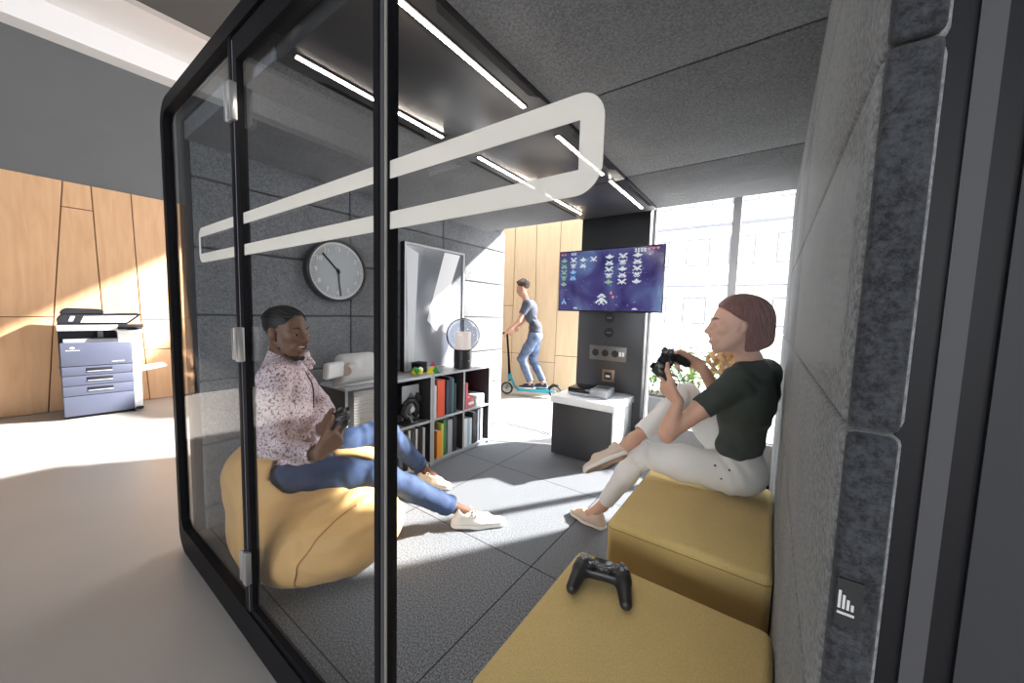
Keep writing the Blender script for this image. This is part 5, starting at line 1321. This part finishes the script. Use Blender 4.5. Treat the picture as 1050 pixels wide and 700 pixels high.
def slipper(heel, toe, up, ank):
    r = bpy.data.objects.new('slip_on_shoe', None); C.objects.link(r); r.parent = wom; bpy.context.view_layer.update(); r.matrix_parent_inverse = wom.matrix_world.inverted()
    u_, s, Q, u, a, d = shoe(r, heel, toe, up, .048, .072, SLP, SLS, ank, 'slip')
    so_ = link('sole', s.mesh('sole', .003), SLS, r, world=True)
    s = SDF(); s.cap(Q(.14, 0, .003), Q(.84, 0, .003), .034, .032, 0, flat=u, fs=.5); s.half(Q(0, 0, .0035), u, .001).half(Q(0, 0, -.0002), -u, .001)
    link('tread', s.mesh('tread', .002), SLB, so_, world=True)['label'] = 'tan underside'
slipper(LH, LT, UP, la); slipper(RHL - rup * .012, RTO - rup * .012, rup, ra)
controller('black game controller held up by the woman in the dark green top', WPAD, False)
controller('black game controller lying on the foreground stool', frame((-.392, 1.085, .4660), (.965, .255, .0), (-.255, .965, -.05)), True)

# ================================================================== RIDER beyond the booth
G0 = -.1; RD = V(-.92, -.39, 0); RD = nrm(RD); RS = np.cross(UP, RD); O = V(-3.235, 5.085, G0)
B = lambda f_, s_, z_: O + RD * f_ + RS * s_ + UP * z_
rider = thing('person', 'young man in a dark grey shirt and jeans riding a kick scooter outside the booth', 'person', tuple(O + UP * .12), 0)
bpy.context.view_layer.update()
rb = SDF(); SPR3 = np.array([RD, RS, UP])
hipc = B(-.06, 0, 1.02); chest = B(.03, 0, 1.42); neck = B(.10, 0, 1.63); rhd = B(.17, 0, 1.80)
shl, shr_ = B(.06, .19, 1.54), B(.06, -.19, 1.54); ell_, elr_ = B(.17, .25, 1.27), B(.17, -.25, 1.27); hl_, hr_ = B(.40, .21, 1.055), B(.40, -.21, 1.055)
kl, kr = B(.14, .10, .64), B(-.02, -.10, .60); al, ar = B(-.02, .055, .235), B(-.22, -.055, .235)
rb.ell(chest, (.085, .13, .19), SPR3, .04).ell(hipc, (.09, .13, .13), SPR3, .06).cap(shl, shr_, .05, .05, .04).chain([neck - UP * .05, rhd - UP * .06], [.055, .052], .03)
rb.chain([shl, ell_, hl_], [.045, .036, .026], .02).chain([shr_, elr_, hr_], [.045, .036, .026], .02)
rb.chain([B(-.06, .09, 1.0), kl, al], [.07, .046, .034], .03).chain([B(-.06, -.09, 1.0), kr, ar], [.07, .046, .034], .03)
for an in (al, ar): rb.cap(an - UP * .03, an + RD * .12 - UP * .075, .033, .026, .02)
for hp, sg in ((hl_, 1), (hr_, -1)):
    wr_ = hp - RD * .065 + UP * .022; rb.cap(hp - RD * .12 + UP * .05, wr_, .028, .026, .02)
    hand(rb, wr_, RD - UP * .25, -UP, -RS * sg, [(1.0, 1.2, .9)] * 4, .95, [wr_ + RD * .035 - RS * sg * .03 - UP * .01, wr_ + RD * .075 - RS * sg * .035 - UP * .03, wr_ + RD * .085 - RS * sg * .02 - UP * .055])
PR, RR = head(rb, rhd, RD - UP * .25, UP + RD * .2, 1.0, .1, True)
bar = SDF().cap(B(.425, -.30, 1.06), B(.425, .30, 1.06), .0185, .0185, 0); bar.copyinto(rb, 's', .001, .002)
link('body', rb.mesh('body', .007), SKW, rider, world=True)
eyes_teeth(rider, PR, RR, 1.0, ('brown', (.03, .018, .01)), BROWN, mat('lips_pale', (.45, .20, .17), .4), .1, True)
s = SDF(); s.ell(PR(-.022, 0, .052), (.106, .086, .088), RR, 0); s.cap(PR(.06, 0, .115), PR(-.04, 0, .13), .03, .035, .03); s.half(PR(.070, 0, .06), RR[0] * .9 - RR[2] * .35, .01); s.half(PR(-.0, 0, -.02), -RR[2] + RR[0] * .4, .01); s.half(PR(.02, 0, .03), RR[0], .01, n2=-RR[2], pt2=PR(0, 0, .04))
link('hair', s.mesh('hair', .006, hairwave), mat('dark_brown_hair', (.05, .028, .018), .5, bump=.4, bscale=150), rider, world=True)
s = SDF(); s.ell(chest, (.115, .165, .20), SPR3, .04).ell(hipc + UP * .10, (.11, .155, .17), SPR3, .06).cap(shl, shr_, .068, .068, .05)
for a_, b_ in ((shl, ell_), (shr_, elr_)):
    e_ = a_ + (b_ - a_) * .62; d_ = nrm(b_ - a_); s.chain([a_, e_], [.068, .060], .04); s.cut(e_, d_, .08, .10); s.cap(e_ - d_ * .01, e_ + d_ * .08, .05, .05, .003, 's')
s.cap(neck, neck + UP * .08, .058, .066, .006, 's'); s.half(hipc - UP * .02, -UP, .006)
link('shirt', s.mesh('shirt', .007, folds(.001, (hipc + UP * .15, .2, (.3, .2, 1), 60, .006))), mat('grey_blue_jersey', (.060, .068, .10), .85, var=.1), rider, world=True)
s = SDF(); s.ell(hipc, (.125, .160, .12), SPR3, .04)
e1, d1_ = leg(s, B(-.06, .09, 1.0), kl, al, (.095, .085, .070, .064, .058), .03); e2, d2_ = leg(s, B(-.06, -.09, 1.0), kr, ar, (.095, .085, .070, .064, .058), .03)
link('jeans', s.mesh('jeans', .007, folds(.001, (kl, .15, (0, 0, 1), 70, .006), (kr, .15, (0, 0, 1), 70, .006))), mat('grey_blue_denim', (.10, .14, .24), .8, var=.3, vscale=12), rider, world=True)
DRK = mat('dark_trainer', (.03, .035, .06), .6)
for an in (al, ar):
    r = bpy.data.objects.new('trainer', None); C.objects.link(r); r.parent = rider; bpy.context.view_layer.update(); r.matrix_parent_inverse = rider.matrix_world.inverted()
    hl0 = an - RD * .075; hl0 = V(hl0[0], hl0[1], G0 + .1400)
    u_, s, Q, u, a, d = shoe(r, hl0, hl0 + RD * .29, UP, .050, .085, DRK, SOL, an, 'lace'); link('sole', s.mesh('sole', .005), SOL, r, world=True)
# kick scooter
TEAL = mat('scooter_teal', (.04, .33, .42), .35, metal=.3); scm = thing('kick_scooter', 'teal kick scooter with black wheels under the rider outside the booth', 'scooter', tuple(O))
bpy.context.view_layer.update()
def wheel(c):
    bm = bmesh.new(); tube(bm, [c + RD * .092 * math.cos(a) + UP * .092 * math.sin(a) for a in np.linspace(0, 2 * PI, 33)[:-1]], .014, 10, closed=True); wq = from_bm('wheel', bm, RUB, scm, smooth=True, world=True)
    bm = bmesh.new(); tube(bm, [c + RD * .078 * math.cos(a) + UP * .078 * math.sin(a) for a in np.linspace(0, 2 * PI, 33)[:-1]], .005, 8, closed=True)
    for k in range(5): tube(bm, [c, c + RD * .078 * math.cos(k * 1.2566) + UP * .078 * math.sin(k * 1.2566)], .006, 6)
    tube(bm, [c - RS * .02, c + RS * .02], .018, 12); from_bm('hub', bm, mat('hub_grey', (.35, .36, .38), .4, metal=.6), wq, smooth=True, world=True)
    return c
fwc = wheel(B(.40, 0, .108)); rwc = wheel(B(-.42, 0, .108))
def scp(nm, m, pts, r, n=10):
    bm = bmesh.new(); tube(bm, pts, r, n); return from_bm(nm, bm, m, scm, smooth=True, world=True)
bm = bmesh.new(); bmesh.ops.create_cube(bm, size=1); Mx = Matrix([[RD[0] * .52, RS[0] * .13, 0, 0], [RD[1] * .52, RS[1] * .13, 0, 0], [0, 0, .035, 0], [0, 0, 0, 1]])
for v in bm.verts: v.co = Vector(B(-.06, 0, .1095)) + (Mx @ v.co.to_4d()).to_3d()
bmesh.ops.bevel(bm, geom=list(bm.edges), offset=.008, segments=2, affect='EDGES'); from_bm('deck', bm, TEAL, scm, world=True, autosmooth=.6)
scp('front_tube', TEAL, [B(.20, 0, .105), B(.27, 0, .16), B(.33, 0, .30), B(.345, 0, .36)], .022); scp('rear_fork', TEAL, [B(-.30, 0, .105), B(-.36, .028, .11), B(-.43, .028, .11)], .012); scp('rear_fork', TEAL, [B(-.30, 0, .105), B(-.36, -.028, .11), B(-.43, -.028, .11)], .012)
scp('mudguard', RUB, [B(-.30, 0, .15), B(-.38, 0, .225), B(-.48, 0, .215)], .013)
scp('steering_column', BLACK, [B(.355, 0, .24), B(.38, 0, .62), B(.42, 0, 1.04)], [.024, .019, .016]); scp('fork', TEAL, [B(.355, .028, .30), B(.38, .03, .2), B(.40, .028, .108)], .010); scp('fork', TEAL, [B(.355, -.028, .30), B(.38, -.03, .2), B(.40, -.028, .108)], .010); scp('head_clamp', TEAL, [B(.35, 0, .26), B(.358, 0, .36)], .032)
hbr = scp('handlebar', BLACK, [B(.425, -.27, 1.06), B(.425, .27, 1.06)], .013)
for sg in (-1, 1):
    bm = bmesh.new(); tube(bm, [B(.425, sg * .16, 1.06), B(.425, sg * .285, 1.06)], .0175, 12); from_bm('grip', bm, RUB, hbr, smooth=True, world=True)
# ------------------------------------------------------------------ light
w = bpy.data.worlds.new('sky'); bpy.context.scene.world = w; w.use_nodes = True
w.node_tree.nodes['Background'].inputs['Color'].default_value = (.93, .96, 1, 1)
w.node_tree.nodes['Background'].inputs['Strength'].default_value = 6.0
def sun(dirv, st, ang, col):
    l = bpy.data.lights.new('sun', 'SUN'); l.energy = st; l.angle = math.radians(ang); l.color = col
    o = bpy.data.objects.new('sun', l); C.objects.link(o)
    o.rotation_euler = Vector(dirv).to_track_quat('-Z', 'Y').to_euler(); o.location = (5, 9, 6)
el = math.radians(32)
sun((-.55 * math.cos(el), -.835 * math.cos(el), -math.sin(el)), 23, 1.5, (1, .95, .88))
def area(name, loc, size, sy, e, col=(1, 1, 1), rot=(0, 0, 0), spread=180):
    l = bpy.data.lights.new(name, 'AREA'); l.shape = 'RECTANGLE'; l.size = size; l.size_y = sy; l.energy = e; l.color = col; l.spread = math.radians(spread)
    o = bpy.data.objects.new(name, l); C.objects.link(o); o.location = loc; o.rotation_euler = rot
# unseen fill lights, added to brighten the left floor and the far wall
area('left_fill', (-4.6, 1.0, 4.3), 1.2, .8, 14, (1, .95, .90))
area('far_wall_fill', (-3.9, 4.2, 4.3), 2.0, .6, 45, (1, .93, .84))
area('front_fill', (1.0, -5.03, 2.0), 5.2, 2.6, 110, (.96, .98, 1), (math.radians(90), 0, 0))  # added front fill behind the camera, brightens faces and booth
area('trough_fill', (-5.595, -.2, 4.54), .1, 9.0, 6, (1, .98, .95), (0, math.radians(100), 0))  # added fill, hidden behind the edge to brighten the trough
sc.view_settings.exposure = 0.3
sc.cycles.use_denoising = True
sc.cycles.max_bounces = 8; sc.cycles.diffuse_bounces = 5; sc.cycles.transparent_max_bounces = 24
sc.cycles.sample_clamp_indirect = 6
